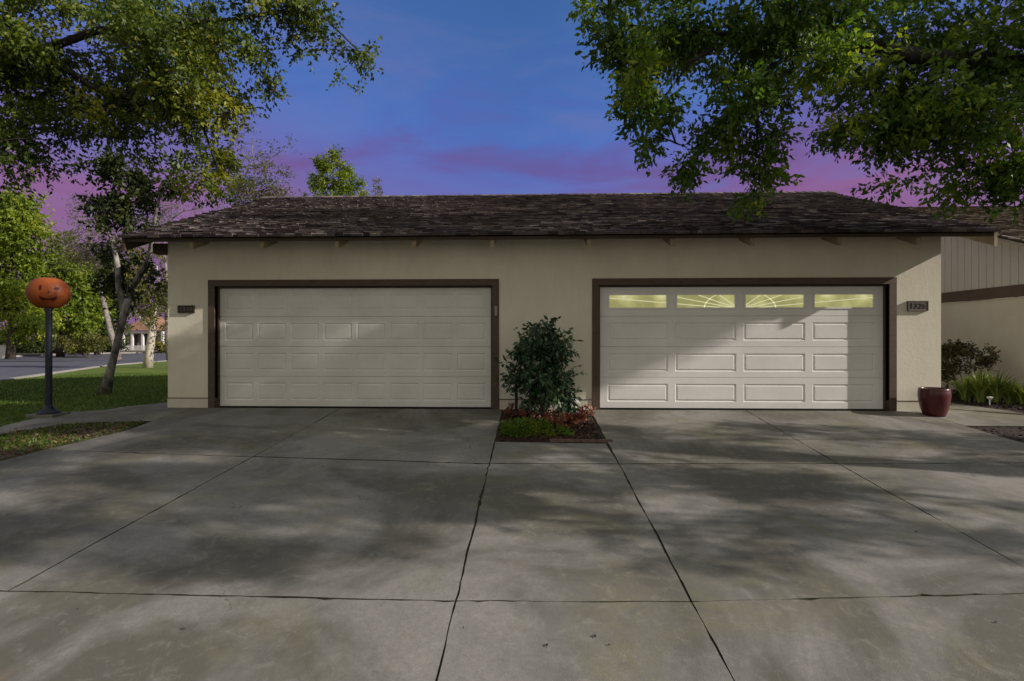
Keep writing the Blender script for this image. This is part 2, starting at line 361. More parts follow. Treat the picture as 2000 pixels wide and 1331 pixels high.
# ------------------------------------------------------------------ foliage
def leaf_mesh(name, P, DIR, size, matl, parent=None, var=None, width=0.5, rng=None, fold=0.25):
    """diamond shaped folded leaves at points P pointing along DIR"""
    n = len(P)
    DIR = DIR / (np.linalg.norm(DIR, axis=1, keepdims=True) + 1e-9)
    rv = rng.normal(size=(n, 3)); S = np.cross(DIR, rv); S /= (np.linalg.norm(S, axis=1, keepdims=True) + 1e-9)
    Nn = np.cross(S, DIR)
    L = (size * rng.uniform(0.65, 1.3, n))[:, None]; W = L * width * 0.5
    a = P; c = P + DIR * L
    mid = P + DIR * L * 0.45 - Nn * L * fold * 0.35
    b = mid + S * W + Nn * W * fold * 2; d = mid - S * W + Nn * W * fold * 2
    V = np.stack([a, b, c, d], axis=1).reshape(-1, 3).astype(np.float32)
    me = bpy.data.meshes.new(name)
    me.vertices.add(4 * n); me.vertices.foreach_set('co', V.ravel())
    me.loops.add(4 * n); me.loops.foreach_set('vertex_index', np.arange(4 * n, dtype=np.int32))
    me.polygons.add(n); me.polygons.foreach_set('loop_start', np.arange(0, 4 * n, 4, dtype=np.int32))
    me.polygons.foreach_set('loop_total', np.full(n, 4, dtype=np.int32))
    me.materials.append(matl)
    at = me.attributes.new('var', 'FLOAT', 'FACE')
    if var is None: var = rng.uniform(0, 1, n)
    at.data.foreach_set('value', np.clip(var, 0.001, 1).astype(np.float32))
    me.update(calc_edges=True); me.validate()
    o = bpy.data.objects.new(name, me); COL.objects.link(o)
    if parent: under(o, parent)
    return o

def sprays(clumps, rng, twig=0.3, per=10, droop=0.35, spread=0.5, clump_var=0.25):
    """clumps: (cx,cy,cz,rx,ry,rz,twigs). Leaves sit along short twigs, thicker at the clump's shell."""
    PP, DD, VV = [], [], []
    for cx, cy, cz, rx, ry, rz, nt_ in clumps:
        nt_ = int(nt_)
        if nt_ < 1: continue
        # a few sub-clusters so the outline is uneven
        k = max(3, nt_ // 22); sub = rng.normal(size=(k, 3)); sub /= np.linalg.norm(sub, axis=1, keepdims=True) + 1e-9
        sub *= rng.uniform(0.25, 0.95, (k, 1)); idx = rng.integers(0, k, nt_)
        u = sub[idx] + rng.normal(size=(nt_, 3)) * 0.23
        pos = u * np.array([rx, ry, rz]) + np.array([cx, cy, cz])
        out = u / (np.linalg.norm(u, axis=1, keepdims=True) + 1e-9)
        td = out * 0.7 + rng.normal(size=(nt_, 3)) * 0.5 + np.array([0, 0, -droop]); td /= np.linalg.norm(td, axis=1, keepdims=True) + 1e-9
        cv = rng.normal(0, clump_var, k)[idx]
        for j in range(per):
            f = (j + rng.random(nt_)) / per
            p = pos + td * (twig * f)[:, None] + rng.normal(size=(nt_, 3)) * twig * 0.07
            d = td * 0.5 + rng.normal(size=(nt_, 3)) * spread + np.array([0, 0, -droop * 0.8])
            PP.append(p); DD.append(d); VV.append(0.38 + cv + rng.normal(0, 0.17, nt_))
    return np.concatenate(PP), np.concatenate(DD), np.concatenate(VV)

def curve_pts(a, b, n=6, sag=0.0, wob=0.1, rng=random):
    a, b = Vector(a), Vector(b); L = (b - a).length; out = []
    for i in range(n + 1):
        f = i / n; p = a.lerp(b, f); p.z += sag * math.sin(math.pi * f) * L
        if 0 < i < n: p += Vector([(rng.random() - .5) * wob * L * .5 for _ in range(3)])
        out.append(p)
    return out

# ------------------------------------------------------------------ the setting: ground, lawn, road, driveway
g = MB()
xs = [-400, -120, -60, -30, -15, 0, 15, 30, 60, 120, 400]
ys = [-80, -12, -6, 0, 10, 20, 40, 80, 150, 400, 900]
for x0, x1 in zip(xs, xs[1:]):
    for y0, y1 in zip(ys, ys[1:]):
        g.quad((x0, y0, gz(y0) - .06), (x1, y0, gz(y0) - .06), (x1, y1, gz(y1) - .06), (x0, y1, gz(y1) - .06))
tag(g.build('ground', M['ground'], merge=True), kind='structure')

def sheet(name, poly, matl, dz, kind='structure', step=1.0):
    """a polygon (xy) draped on the terrain, cut at the slope breaks"""
    import bmesh
    bm = bmesh.new(); vs = [bm.verts.new((x, y, 0)) for x, y in poly]; bm.faces.new(vs)
    for yb in (-12, 0, 40):
        geom = bm.verts[:] + bm.edges[:] + bm.faces[:]
        bmesh.ops.bisect_plane(bm, geom=geom, plane_co=(0, yb, 0), plane_no=(0, 1, 0))
    for v in bm.verts: v.co.z = gz(v.co.y) + dz
    bmesh.ops.recalc_face_normals(bm, faces=bm.faces)
    for f in bm.faces:
        if f.normal.z < 0: f.normal_flip()
    me = bpy.data.meshes.new(name); bm.to_mesh(me); bm.free(); me.materials.append(matl)
    o = bpy.data.objects.new(name, me); COL.objects.link(o)
    if kind: tag(o, kind=kind)
    return o
LAWN = [(-6.59, 9.0), (-6.59, 60), (-34, 60), (-30.2, 32.6), (-25.5, 20.6), (-20.7, 12.6), (-17.1, 6.9), (-15, 1.0), (-14, -6), (-9.2, -2.6), (-8.2, -1.25), (-8.25, -0.45), (-7.55, -0.2), (-7.2, 0.9), (-7.15, 9.0)]
sheet('lawn', LAWN, M['lawn'], -0.01)
sheet('far_lawn', [(-10, 78), (-90, 78), (-130, 66), (-130, 120), (60, 120), (60, 50), (-10, 50)], M['lawn'], -0.02)
ROAD = [(-33, 60), (-30.2, 32.8), (-25.6, 20.9), (-20.9, 12.9), (-17.4, 7.1), (-15.3, 1.0), (-14.3, -6), (-13.5, -60), (-60, -60), (-70, 36), (-56.3, 43.4), (-57, 55), (-48.7, 62), (-10, 66), (-10, 60)]
sheet('road', ROAD, M['asphalt'], -0.045)
k = MB()
edge = [(-30.2, 32.8), (-25.6, 20.9), (-20.9, 12.9), (-17.4, 7.1), (-15.3, 1.0), (-14.3, -6)]
for (xa, ya), (xb, yb) in zip(edge, edge[1:]):
    za, zb = gz(ya), gz(yb)
    k.hexa([(xa, ya, za - .06), (xb, yb, zb - .06), (xb + .22, yb + .08, zb - .06), (xa + .22, ya + .08, za - .06),
            (xa, ya, za + .05), (xb, yb, zb + .05), (xb + .2, yb + .08, zb + .05), (xa + .2, ya + .08, za + .05)])
edge = [(-56.6, 43.5), (-57.3, 55), (-49, 62.3), (-10, 66.3)]
for (xa, ya), (xb, yb) in zip(edge, edge[1:]):
    n = Vector((yb - ya, -(xb - xa), 0)).normalized() * -0.25
    k.hexa([(xa, ya, -.9), (xb, yb, -.9), (xb + n.x, yb + n.y, -.9), (xa + n.x, ya + n.y, -.9), (xa, ya, -.68), (xb, yb, -.68), (xb + n.x, yb + n.y, -.68), (xa + n.x, ya + n.y, -.68)])
tag(k.build('kerb', M['kerb']), kind='structure')
sheet('turf_patch', [(-7.85, -1.95), (-7.36, -1.3), (-6.7, -1.13), (-6.18, -1.08), (-6.12, -1.75), (-6.5, -3.2), (-7.2, -4.6), (-9.2, -4.9), (-14, -6.2), (-9.2, -2.75), (-8.2, -2.0)], M['patch'], -0.012)
sheet('planting_soil', [(8.36, -0.18), (16, -0.18), (16, 1.2), (10.2, 1.2), (10.2, 12), (8.36, 12)], M['soil'], 0.0)
sheet('soil_strip', [(6.66, -1.05), (6.62, -12), (16, -12), (16, -1.05)], M['soil'], -0.02)

# driveway: separate slabs of concrete with open joints above a dirt bed
rd = random.Random(5)
dv = MB()
def slab(poly, jit=0.004, gap=0.006, m=0, top=0.0):
    # inset the polygon by the half gap, subdivide and roughen the edges
    n = len(poly); P = [Vector(p) for p in poly]; out = []
    area = sum(P[i].x * P[(i + 1) % n].y - P[(i + 1) % n].x * P[i].y for i in range(n))
    if area < 0: P.reverse()
    ins = []
    for i in range(n):
        a, b, c = P[i - 1], P[i], P[(i + 1) % n]
        e0 = (b - a).normalized(); e1 = (c - b).normalized(); n0 = Vector((-e0.y, e0.x)); n1 = Vector((-e1.y, e1.x))
        bis = (n0 + n1); bis = bis / max(0.2, bis.dot(n0)); ins.append(b + bis * gap)
    for i in range(n):
        a, b = ins[i], ins[(i + 1) % n]; L = (b - a).length; k = max(1, int(L / 0.07)); e = (b - a).normalized(); nn = Vector((-e.y, e.x)); drift = 0
        for j in range(k):
            drift = drift * 0.8 + rd.gauss(0, jit * 0.6)
            spall = rd.uniform(0.006, 0.018) if rd.random() < 0.025 else 0
            out.append(a.lerp(b, j / k) + nn * ((drift + spall) if j else 0))
    V3 = [(p.x, p.y, gz(p.y) + top) for p in out]; V2 = [(p.x, p.y, gz(p.y) - 0.09) for p in out]
    i0 = len(dv.v); dv.v += V3 + V2; N_ = len(out)
    dv.f.append(tuple(range(i0, i0 + N_))); dv.m.append(m); dv.a.append(0)
    for j in range(N_):
        dv.f.append((i0 + j, i0 + N_ + j, i0 + N_ + (j + 1) % N_, i0 + (j + 1) % N_)); dv.m.append(1); dv.a.append(0)
XL, XA, XB, XR = -3.45, -0.48, 1.05, 3.62
Y1, Y2 = -3.0, -5.8
slab([(-6.15, -0.002), (XL + .04, -0.002), (XL, -2.84), (-6.35, -2.62), (-6.05, -1.6), (-6.1, -1.03)])
slab([(XL + .04, -0.002), (XA, -0.002), (XA, Y1 - .025), (XL, -2.825)], gap=0.008)
slab([(-6.35, -2.62), (XL, -2.84), (XL - .06, Y2 + .02), (-8.6, Y2 + .1), (-7.0, -4.5), (-6.45, -3.1)])
slab([(XL, -2.84), (XA, Y1 - .04), (XA, Y2), (XL - .06, Y2 + .02)], gap=0.006)
slab([(XA, -2.09), (XB - .02, -2.13), (XB, Y1 + .012), (XA, Y1 - .008)], gap=0.006)
slab([(XA, Y1 - .02), (XB, Y1), (XB - .01, Y2 + .04), (XA, Y2)], gap=0.006)
slab([(XB, -0.002), (XR + .15, -0.002), (XR + .02, Y1 + .09), (XB, Y1 + .012)], gap=0.008)
slab([(XR + .15, -0.002), (6.64, -0.002), (6.64, Y1 + .2), (XR + .02, Y1 + .08)], gap=0.007)
slab([(XB, Y1), (XR + .02, Y1 + .08), (XR - .05, Y2 + .22), (XB - .01, Y2 + .04)], gap=0.008)
slab([(XR + .02, Y1 + .08), (6.64, Y1 + .2), (6.64, Y2 + .4), (XR - .05, Y2 + .22)], gap=0.007)
slab([(-8.6, Y2 + .1), (XL - .06, Y2 + .02), (XA, Y2), (XA, -12), (-14, -12), (-11, -8)], gap=0.006)
slab([(XA, Y2), (XB - .01, Y2 + .04), (XB - .01, -12), (XA, -12)], gap=0.006)
slab([(XB - .01, Y2 + .04), (XR - .05, Y2 + .22), (6.64, Y2 + .4), (6.64, -12), (XB - .01, -12)], gap=0.006)
tag(dv.build('driveway', [M['concrete'], M['gap']]), kind='structure')
sheet('joint_bed', [(-8.5, 0), (6.62, 0), (6.62, -12), (-11, -12), (-8.3, -6.0), (-6.3, -3.2), (-6.1, -1.1)], M['gap'], -0.014)
dv = MB()
slab([(-6.15, -0.002), (-6.1, -1.03), (-6.7, -1.10), (-7.34, -1.24), (-7.75, -1.92), (-8.1, -1.98), (-8.22, -1.25), (-8.2, -0.48), (-7.55, -0.22), (-7.48, -0.002)], gap=.003)
slab([(-7.48, 0.002), (-7.22, 0.80), (-6.6, 0.84), (-6.6, 0.002)], gap=.003)
slab([(-7.22, 0.80), (-7.15, 8.9), (-6.6, 8.9), (-6.6, 0.84)])
slab([(6.64, -0.002), (7.11, -0.002), (7.11, 5), (8.35, 5), (8.35, -0.16), (9.0, -0.16), (9.0, -1.03), (6.64, -1.03)])
slab([(9.0, -0.16), (16, -0.16), (16, -1.03), (9.0, -1.03)])
slab([(7.11, 5), (7.11, 12), (8.35, 12), (8.35, 5)])
tag(dv.build('pavement', [M['walk'], M['gap']]), kind='structure')

# ------------------------------------------------------------------ garage building
WL, WR, HD = -6.59, 7.10, 8.4
SL = 0.411; EY = -0.5; EZ = 3.035
def rz(y): return EZ + SL * (y - EY) if y <= 4.2 else EZ + SL * (4.2 - EY) - SL * (y - 4.2)
B = empty('garage_building', (0, 0, 0), 'long cream stucco double garage with brown shingle roof and two white doors', 'garage')
DO = [(-5.71, -0.67, 2.20), (1.22, 6.22, 2.20)]
w = MB()
zt = rz(0) - 0.10
def wall_strip(x0, x1, z0, z1): w.box(x0, x1, 0.0, 0.2, z0, z1)
wall_strip(WL, DO[0][0], 0.18, zt); wall_strip(DO[0][1], DO[1][0], 0.18, zt); wall_strip(DO[1][1], WR, 0.18, zt)
wall_strip(DO[0][0], DO[0][1], DO[0][2], zt); wall_strip(DO[1][0], DO[1][1], DO[1][2], zt)
for x0, x1 in ((WL, WL + .2), (WR - .2, WR)):
    w.hexa([(x0, .2, -.1), (x1, .2, -.1), (x1, 4.2, -.1), (x0, 4.2, -.1), (x0, .2, rz(.2) - .10), (x1, .2, rz(.2) - .10), (x1, 4.2, rz(4.2) - .10), (x0, 4.2, rz(4.2) - .10)])
    w.hexa([(x0, 4.2, -.1), (x1, 4.2, -.1), (x1, HD, -.1), (x0, HD, -.1), (x0, 4.2, rz(4.2) - .10), (x1, 4.2, rz(4.2) - .10), (x1, HD, rz(HD) - .10), (x0, HD, rz(HD) - .10)])
w.box(WL + .2, WR - .2, HD - .2, HD, -.1, rz(HD) - .1)
w.build('wall', M['stucco'], B)
for x0, x1 in ((WL - .004, -5.835), (-0.545, 1.095), (6.345, WR + .004)):
    p = MB(); p.box(x0, x1, -0.006, 0.15, -0.04, 0.165); po_ = bevel(p.build('plinth', M['plinth'], B), 0.006)
    sp = MB(); sp.box(x0, x1, -0.012, 0.1, 0.166, 0.179); sp.build('weep_screed', M['trim'], po_)
# roof deck, shingles, ridge cap
RX0, RX1 = -7.02, 7.58
rf = MB()
for (ya, yb) in ((EY, 4.2), (8.9, 4.2)):
    za, zb = rz(ya), rz(yb)
    rf.hexa([(RX0, ya, za - .055), (RX1, ya, za - .055), (RX1, yb, zb - .055), (RX0, yb, zb - .055), (RX0, ya, za - .02), (RX1, ya, za - .02), (RX1, yb, zb - .02), (RX0, yb, zb - .02)], m=1)
rr = random.Random(11)
def courses(mb, x0, x1, ya, yb, zf, expo=0.125, tab=(0.09, 0.24), thick=(0.016, 0.042), n_over=0.05, axis='x'):
    L = math.hypot(yb - ya, zf(yb) - zf(ya)); dirn = Vector((0, yb - ya, zf(yb) - zf(ya))).normalized(); nrm = Vector((0, -dirn.z, dirn.y))
    if nrm.z < 0: nrm = -nrm
    o = Vector((0, ya, zf(ya))); n = int(L / expo)
    for i in range(n):
        x = x0 - 0.03 + (rr.random() * .1 if i else 0); s0 = i * expo - (0.035 if i == 0 else 0)
        rowv = rr.gauss(0, 0.06)
        while x < x1 + 0.02:
            wd = rr.uniform(*tab); xe = min(x + wd, x1 + 0.03); th = rr.uniform(*thick); s = s0 + rr.uniform(-.012, .012)
            v = min(1, max(0.02, 0.45 + rowv + rr.gauss(0, 0.16)))
            a0 = o + dirn * s + nrm * (th + 0.006); a1 = o + dirn * (s + expo + n_over) + nrm * 0.006; b0 = o + dirn * s - nrm * 0.012
            g0, g1 = x + .003, xe - .003
            mb.quad((g0, a0.y, a0.z), (g1, a0.y, a0.z), (g1, a1.y, a1.z), (g0, a1.y, a1.z), a=v)
            mb.quad((g0, b0.y, b0.z), (g1, b0.y, b0.z), (g1, a0.y, a0.z), (g0, a0.y, a0.z), a=v * .8)
            mb.quad((g0, b0.y, b0.z), (g0, a0.y, a0.z), (g0, a1.y, a1.z), a=v * .8)
            mb.quad((g1, a0.y, a0.z), (g1, b0.y, b0.z), (g1, a1.y, a1.z), a=v * .8)
            x = xe
courses(rf, RX0, RX1, EY - .03, 4.2, lambda y: EZ + SL * (y - EY) - .012)
courses(rf, RX0, RX1, 8.93, 4.2, lambda y: rz(y) - .012)
x = RX0 - .03
while x < RX1 + .03:                           # ridge caps
    v = rr.uniform(.2, .7); xe = x + .24; zr = rz(4.2)
    for sgn in (-1, 1):
        rf.quad((x, 4.2, zr + .040), (xe, 4.2, zr + .028), (xe, 4.2 + sgn * .16, zr - .05), (x, 4.2 + sgn * .16, zr - .035), a=v)
    x += .2
roof = rf.build('roof', [M['shingle'], M['soffit']], B)
for ya, yb in ((EY, EY + .035), (8.865, 8.9)):
    f = MB(); f.box(RX0 + .05, RX1 - .05, ya, yb, EZ - .110, EZ - .030); bevel(f.build('fascia_board', M['fascia'], B), 0.004)
for x0, x1 in ((RX0 - .005, RX0 + .045), (RX1 - .045, RX1 + .005)):       # barge rafters at both gables
    b = MB()
    for ya, yb in ((EY - .02, 4.2), (8.92, 4.2)):
        za, zb = rz(ya) - .03, rz(yb) - .03
        b.hexa([(x0, ya, za - .235), (x1, ya, za - .235), (x1, yb, zb - .235), (x0, yb, zb - .235), (x0, ya, za), (x1, ya, za), (x1, yb, zb), (x0, yb, zb)])
    o = bevel(b.build('barge_rafter', M['tail'] if x0 > 0 else M['fascia'], B), 0.005)  # right barge given the paler paint to imitate sun falling on it
lk = MB(); lk.box(RX0 + .16, WL - .001, -0.02, 0.16, 2.80, 2.985); bevel(lk.build('lookout_beam', M['fascia'], B), 0.006)
for px in (378, 515, 660, 810, 962, 1150, 1312, 1466, 1635, 1789):        # rafter tails
    xc = at_y(px, 485, -0.4).x; t = MB(); ya, yb = EY + .037, -0.001
    za, zb = rz(ya) - .058, rz(yb) - .058
    t.hexa([(xc - .035, ya, za - .20), (xc + .035, ya, za - .20), (xc + .035, yb, zb - .20), (xc - .035, yb, zb - .20), (xc - .035, ya, za), (xc + .035, ya, za), (xc + .035, yb, zb), (xc - .035, yb, zb)])
    bevel(t.build('rafter_tail', M['tail'], B), 0.005)

# door frames
for i, (x0, x1, z1) in enumerate(DO):
    fr = MB(); o_ = 0.12
    fr.box(x0 - o_, x0, -0.022, 0.16, -0.03, z1); fr.box(x1, x1 + o_, -0.022, 0.16, -0.03, z1); fr.box(x0 - o_, x1 + o_, -0.024, 0.14, z1, z1 + .115)
    fo = bevel(fr.build('door_frame', M['trim'], B), 0.005)
    st = MB(); st.box(x0, x0 + .03, 0.075, 0.100, 0, z1); st.box(x1 - .03, x1, 0.075, 0.100, 0, z1); st.box(x0 + .03, x1 - .03, 0.075, 0.100, z1 - .03, z1)
    st.build('door_stop', M['trim'], fo)

def garage_door(x0, x1, z1, cols, rows_z, marg, gutter, matl, windows, label, dp=0.013):
    mb = MB(); Y = 0.105; gap = 0.006; ns = 4; hs = (z1 - 0.02) / ns
    def ring(r0, y0, r1, y1):
        (a, b, c, d), (e, f_, g_, h) = r0, r1
        A = [(a, y0, c), (b, y0, c), (b, y0, d), (a, y0, d)]; E_ = [(e, y1, g_), (f_, y1, g_), (f_, y1, h), (e, y1, h)]
        for i in range(4): mb.quad(A[i], A[(i + 1) % 4], E_[(i + 1) % 4], E_[i])
    pw = (x1 - x0 - 2 * marg - (cols - 1) * gutter) / cols; wins = []
    for s in range(ns):
        za = 0.02 + s * hs + (gap if s else 0) / 2; zb = 0.02 + (s + 1) * hs - gap / 2
        pa, pb = rows_z[s]
        xsr = [(x0 + marg + i * (pw + gutter), x0 + marg + i * (pw + gutter) + pw) for i in range(cols)]
        mb.quad((x0, Y, za), (x1, Y, za), (x1, Y, pa), (x0, Y, pa)); mb.quad((x0, Y, pb), (x1, Y, pb), (x1, Y, zb), (x0, Y, zb))
        prev = x0
        for a, b in xsr + [(x1, None)]:
            mb.quad((prev, Y, pa), (a, Y, pa), (a, Y, pb), (prev, Y, pb)); prev = b
        for a, b in xsr:
            if windows and s == ns - 1:
                ring((a, b, pa, pb), Y, (a + .004, b - .004, pa + .004, pb - .004), Y - .012)       # raised window surround
                ring((a + .004, b - .004, pa + .004, pb - .004), Y - .012, (a + .030, b - .030, pa + .030, pb - .030), Y - .012)
                ring((a + .030, b - .030, pa + .030, pb - .030), Y - .012, (a + .032, b - .032, pa + .032, pb - .032), Y + .012)
                wins.append((a + .032, b - .032, pa + .032, pb - .032))
            else:
                ring((a, b, pa, pb), Y, (a + .014, b - .014, pa + .014, pb - .014), Y + dp)
                ring((a + .014, b - .014, pa + .014, pb - .014), Y + dp, (a + .024, b - .024, pa + .024, pb - .024), Y + dp)
                ring((a + .024, b - .024, pa + .024, pb - .024), Y + dp, (a + .044, b - .044, pa + .044, pb - .044), Y + .002)
                mb.quad((a + .044, Y + .002, pa + .044), (b - .044, Y + .002, pa + .044), (b - .044, Y + .002, pb - .044), (a + .044, Y + .002, pb - .044))
        # rounded joint lips between sections
        mb.quad((x0, Y, zb), (x1, Y, zb), (x1, Y + .02, zb + gap / 2), (x0, Y + .02, zb + gap / 2)); mb.quad((x0, Y + .02, za - gap / 2), (x1, Y + .02, za - gap / 2), (x1, Y, za), (x0, Y, za))
    d = mb.build('garage_door', matl, B); d['label'] = label
    sm = MB(); sm.box(x0, x1, Y + .002, Y + .04, -0.005, 0.02); sm.build('bottom_seal', M['gasket'], d)
    if wins:
        cx = (x0 + x1) / 2; cz = wins[0][2] - 0.03
        for (a, b, c, e) in wins:
            wmb = MB(); wmb.quad((a, Y + .010, c), (b, Y + .010, c), (b, Y + .010, e), (a, Y + .010, e), m=0)
            # sunburst insert: rays from the middle foot of the door's window row, clipped to this light
            def clip(p, q):
                t0, t1 = 0.0, 1.0; dx_, dz_ = q[0] - p[0], q[1] - p[1]
                for pp, qq in ((-dx_, p[0] - a), (dx_, b - p[0]), (-dz_, p[1] - c), (dz_, e - p[1])):
                    if abs(pp) < 1e-9:
                        if qq < 0: return None
                        continue
                    r = qq / pp
                    if pp < 0: t0 = max(t0, r)
                    else: t1 = min(t1, r)
                return ((p[0] + dx_ * t0, p[1] + dz_ * t0), (p[0] + dx_ * t1, p[1] + dz_ * t1)) if t0 < t1 else None
            segs = [((cx, cz), (cx + 4 * math.cos(R(an)), cz + 4 * math.sin(R(an)))) for an in (5, 11, 19, 35, 145, 161, 169, 175)]
            for rad_ in (0.42,):
                pts = [(cx + rad_ * 1.5 * math.cos(R(u)), cz + rad_ * .8 * math.sin(R(u))) for u in range(0, 181, 12)]
                segs += list(zip(pts, pts[1:]))
            for q0, q1 in segs:
                r = clip(q0, q1)
                if not r: continue
                (ax, az), (bx, bz) = r; dv_ = Vector((bx - ax, bz - az));
                if dv_.length < 1e-3: continue
                nn = Vector((-dv_.y, dv_.x)).normalized() * 0.0075
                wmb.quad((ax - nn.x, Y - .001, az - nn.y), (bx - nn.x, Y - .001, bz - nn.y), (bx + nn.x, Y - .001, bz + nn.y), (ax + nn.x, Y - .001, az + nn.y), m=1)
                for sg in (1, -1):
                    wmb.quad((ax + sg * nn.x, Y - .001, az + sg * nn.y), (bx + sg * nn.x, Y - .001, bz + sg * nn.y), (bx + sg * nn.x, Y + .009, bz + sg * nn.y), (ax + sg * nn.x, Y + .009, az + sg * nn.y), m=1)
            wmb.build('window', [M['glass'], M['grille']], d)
    return d
rows = [(0.13, 0.45), (0.67, 0.99), (1.22, 1.54), (1.775, 2.06)]
garage_door(*DO[0], 8, rows, 0.12, 0.085, M['door'], False, 'plain white sectional door with four rows of eight short panels', dp=.009)
garage_door(*DO[1], 4, rows, 0.17, 0.13, M['door2'], True, 'white sectional door with long raised panels and four lit windows on top')
kp = MB(); kp.box(-0.625, -0.580, -0.047, -0.0235, 1.66, 1.83); bevel(kp.build('keypad', M['keypad'], B), 0.005)

def plaque(x0, x1, z0, z1, pm, dm, txt, label):
    b = MB(); b.box(x0, x1, -0.03, -0.001, z0, z1); b.box(x0 + .0, x1, -0.036, -0.0301, z0, z0 + .012); b.box(x0, x1, -0.036, -0.0301, z1 - .012, z1)
    b.box(x0, x0 + .012, -0.036, -0.0301, z0 + .012, z1 - .012); b.box(x1 - .012, x1, -0.036, -0.0301, z0 + .012, z1 - .012)
    o = b.build('address_plaque', pm, B); o['label'] = label
    hh = (z1 - z0)
    for q, ch in enumerate(txt):
        cu = bpy.data.curves.new('digit', 'FONT'); cu.body = ch; cu.size = hh * 0.74; cu.extrude = 0.003; cu.offset = 0.001; cu.align_x = 'CENTER'; cu.align_y = 'CENTER'
        to = bpy.data.objects.new('digit_curve', cu); COL.objects.link(to)
        dg = bpy.context.evaluated_depsgraph_get(); me = bpy.data.meshes.new_from_object(to.evaluated_get(dg))
        bpy.data.objects.remove(to); me.materials.clear(); me.materials.append(dm)
        d = bpy.data.objects.new('digit', me); COL.objects.link(d); d.parent = o
        d.location = ((x0 + x1) / 2 + (q - 1.5) * (x1 - x0) * .21, -0.0335, (z0 + z1) / 2); d.rotation_euler = (R(90), 0, 0)
plaque(-6.385, -6.085, 1.72, 1.855, M['plaque'], M['digit2'], '1320', 'nearly black house number plaque')
plaque(6.525, 6.865, 1.73, 1.905, M['plaque2'], M['digit'], '1326', 'sunlit brown house number plaque')

# ------------------------------------------------------------------ neighbouring building on the right
NB = empty('neighbour_building', (10.2, 1.2, 0), 'tan side wall with vertical siding and brown band beyond the right bed', 'building')
NX, NY0, NY1 = 10.2, 1.2, 11.2; NYM = (NY0 + NY1) / 2
def nz(y): return 3.43 + 0.40 * ((y if y < NYM else 2 * NYM - y) - 2.37)
w = MB(); w.box(NX, 18, NY0, NY1, -0.25, 2.12); under(w.build('wall', M['stucco2']), NB)
w = MB(); w.box(NX - .03, NX + .0, NY0 - .03, NY1, 2.125, 2.375); w.box(NX, 18, NY0 - .03, NY0, 2.125, 2.375); under(bevel(w.build('band_board', M['band']), .004), NB)
w = MB(); y = NY0; pitch = 0.19
while y < NY1 - .01:
    ye = min(y + pitch - .012, NY1)
    if y < NYM < ye: ye = NYM
    w.hexa([(NX, y, 2.38), (NX + .1, y, 2.38), (NX + .1, ye, 2.38), (NX, ye, 2.38), (NX, y, nz(y)), (NX + .1, y, nz(y)), (NX + .1, ye, nz(ye)), (NX, ye, nz(ye))])
    w.hexa([(NX + .010, ye, 2.38), (NX + .1, ye, 2.38), (NX + .1, ye + .012, 2.38), (NX + .010, ye + .012, 2.38), (NX + .010, ye, nz(ye)), (NX + .1, ye, nz(ye)), (NX + .1, ye + .012, nz(ye)), (NX + .010, ye + .012, nz(ye))])
    y = ye + .012
w.box(NX + .1, 18, NY0, NY0 + .1, 2.38, nz(NY0))
under(w.build('siding', M['siding']), NB)
w = MB()
for ya, yb in ((NY0 - .5, NYM), (NY1 + .5, NYM)):
    za, zb = nz(ya), nz(yb)
    if ya > NYM: za = nz(NYM) - .4 * (ya - NYM)
    else: za = nz(NYM) - .4 * (NYM - ya)
    w.hexa([(NX - .30, ya, za), (NX - .26, ya, za), (NX - .26, yb, zb), (NX - .30, yb, zb), (NX - .30, ya, za + .14), (NX - .26, ya, za + .14), (NX - .26, yb, zb + .14), (NX - .30, yb, zb + .14)])
under(bevel(w.build('barge_board', M['barge2']), .004), NB)
w = MB()
nf = lambda y: nz(NYM) + .1 - .4 * abs(NYM - y)
w.hexa([(NX - .3, NY0 - .5, nf(NY0 - .5) - .03), (18.3, NY0 - .5, nf(NY0 - .5) - .03), (18.3, NYM, nf(NYM) - .03), (NX - .3, NYM, nf(NYM) - .03), (NX - .3, NY0 - .5, nf(NY0 - .5)), (18.3, NY0 - .5, nf(NY0 - .5)), (18.3, NYM, nf(NYM)), (NX - .3, NYM, nf(NYM))], a=.4)
w.hexa([(NX - .3, NYM, nf(NYM) - .03), (18.3, NYM, nf(NYM) - .03), (18.3, NY1 + .5, nf(NY1 + .5) - .03), (NX - .3, NY1 + .5, nf(NY1 + .5) - .03), (NX - .3, NYM, nf(NYM)), (18.3, NYM, nf(NYM)), (18.3, NY1 + .5, nf(NY1 + .5)), (NX - .3, NY1 + .5, nf(NY1 + .5))], a=.4)
courses(w, NX - .32, 18.3, NY0 - .52, NYM, lambda y: nf(y) + .004, expo=.16)
under(w.build('roof', M['shingle2']), NB)

# a further house whose brown roof shows above the neighbour's gable
FB = empty('brown_roof_house', (28, 20, -.4), 'house behind whose lumpy brown roof shows above the right neighbour', 'house')
w = MB(); w.box(17.5, 42, 20, 30, -.6, 5.0); under(w.build('wall', M['stucco2']), FB)
w = MB(); ff = lambda y: 7.75 - .42 * abs(25 - y)
w.hexa([(17, 19.4, ff(19.4) - .1), (42.5, 19.4, ff(19.4) - .1), (42.5, 25, ff(25) - .1), (17, 25, ff(25) - .1), (17, 19.4, ff(19.4)), (42.5, 19.4, ff(19.4)), (42.5, 25, ff(25)), (17, 25, ff(25))], a=.5)
w.hexa([(17, 25, ff(25) - .1), (42.5, 25, ff(25) - .1), (42.5, 30.6, ff(30.6) - .1), (17, 30.6, ff(30.6) - .1), (17, 25, ff(25)), (42.5, 25, ff(25)), (42.5, 30.6, ff(30.6)), (17, 30.6, ff(30.6))], a=.5)
courses(w, 17, 42.5, 19.3, 25, lambda y: ff(y) + .01, expo=.28, tab=(.25, .5), thick=(.03, .07))
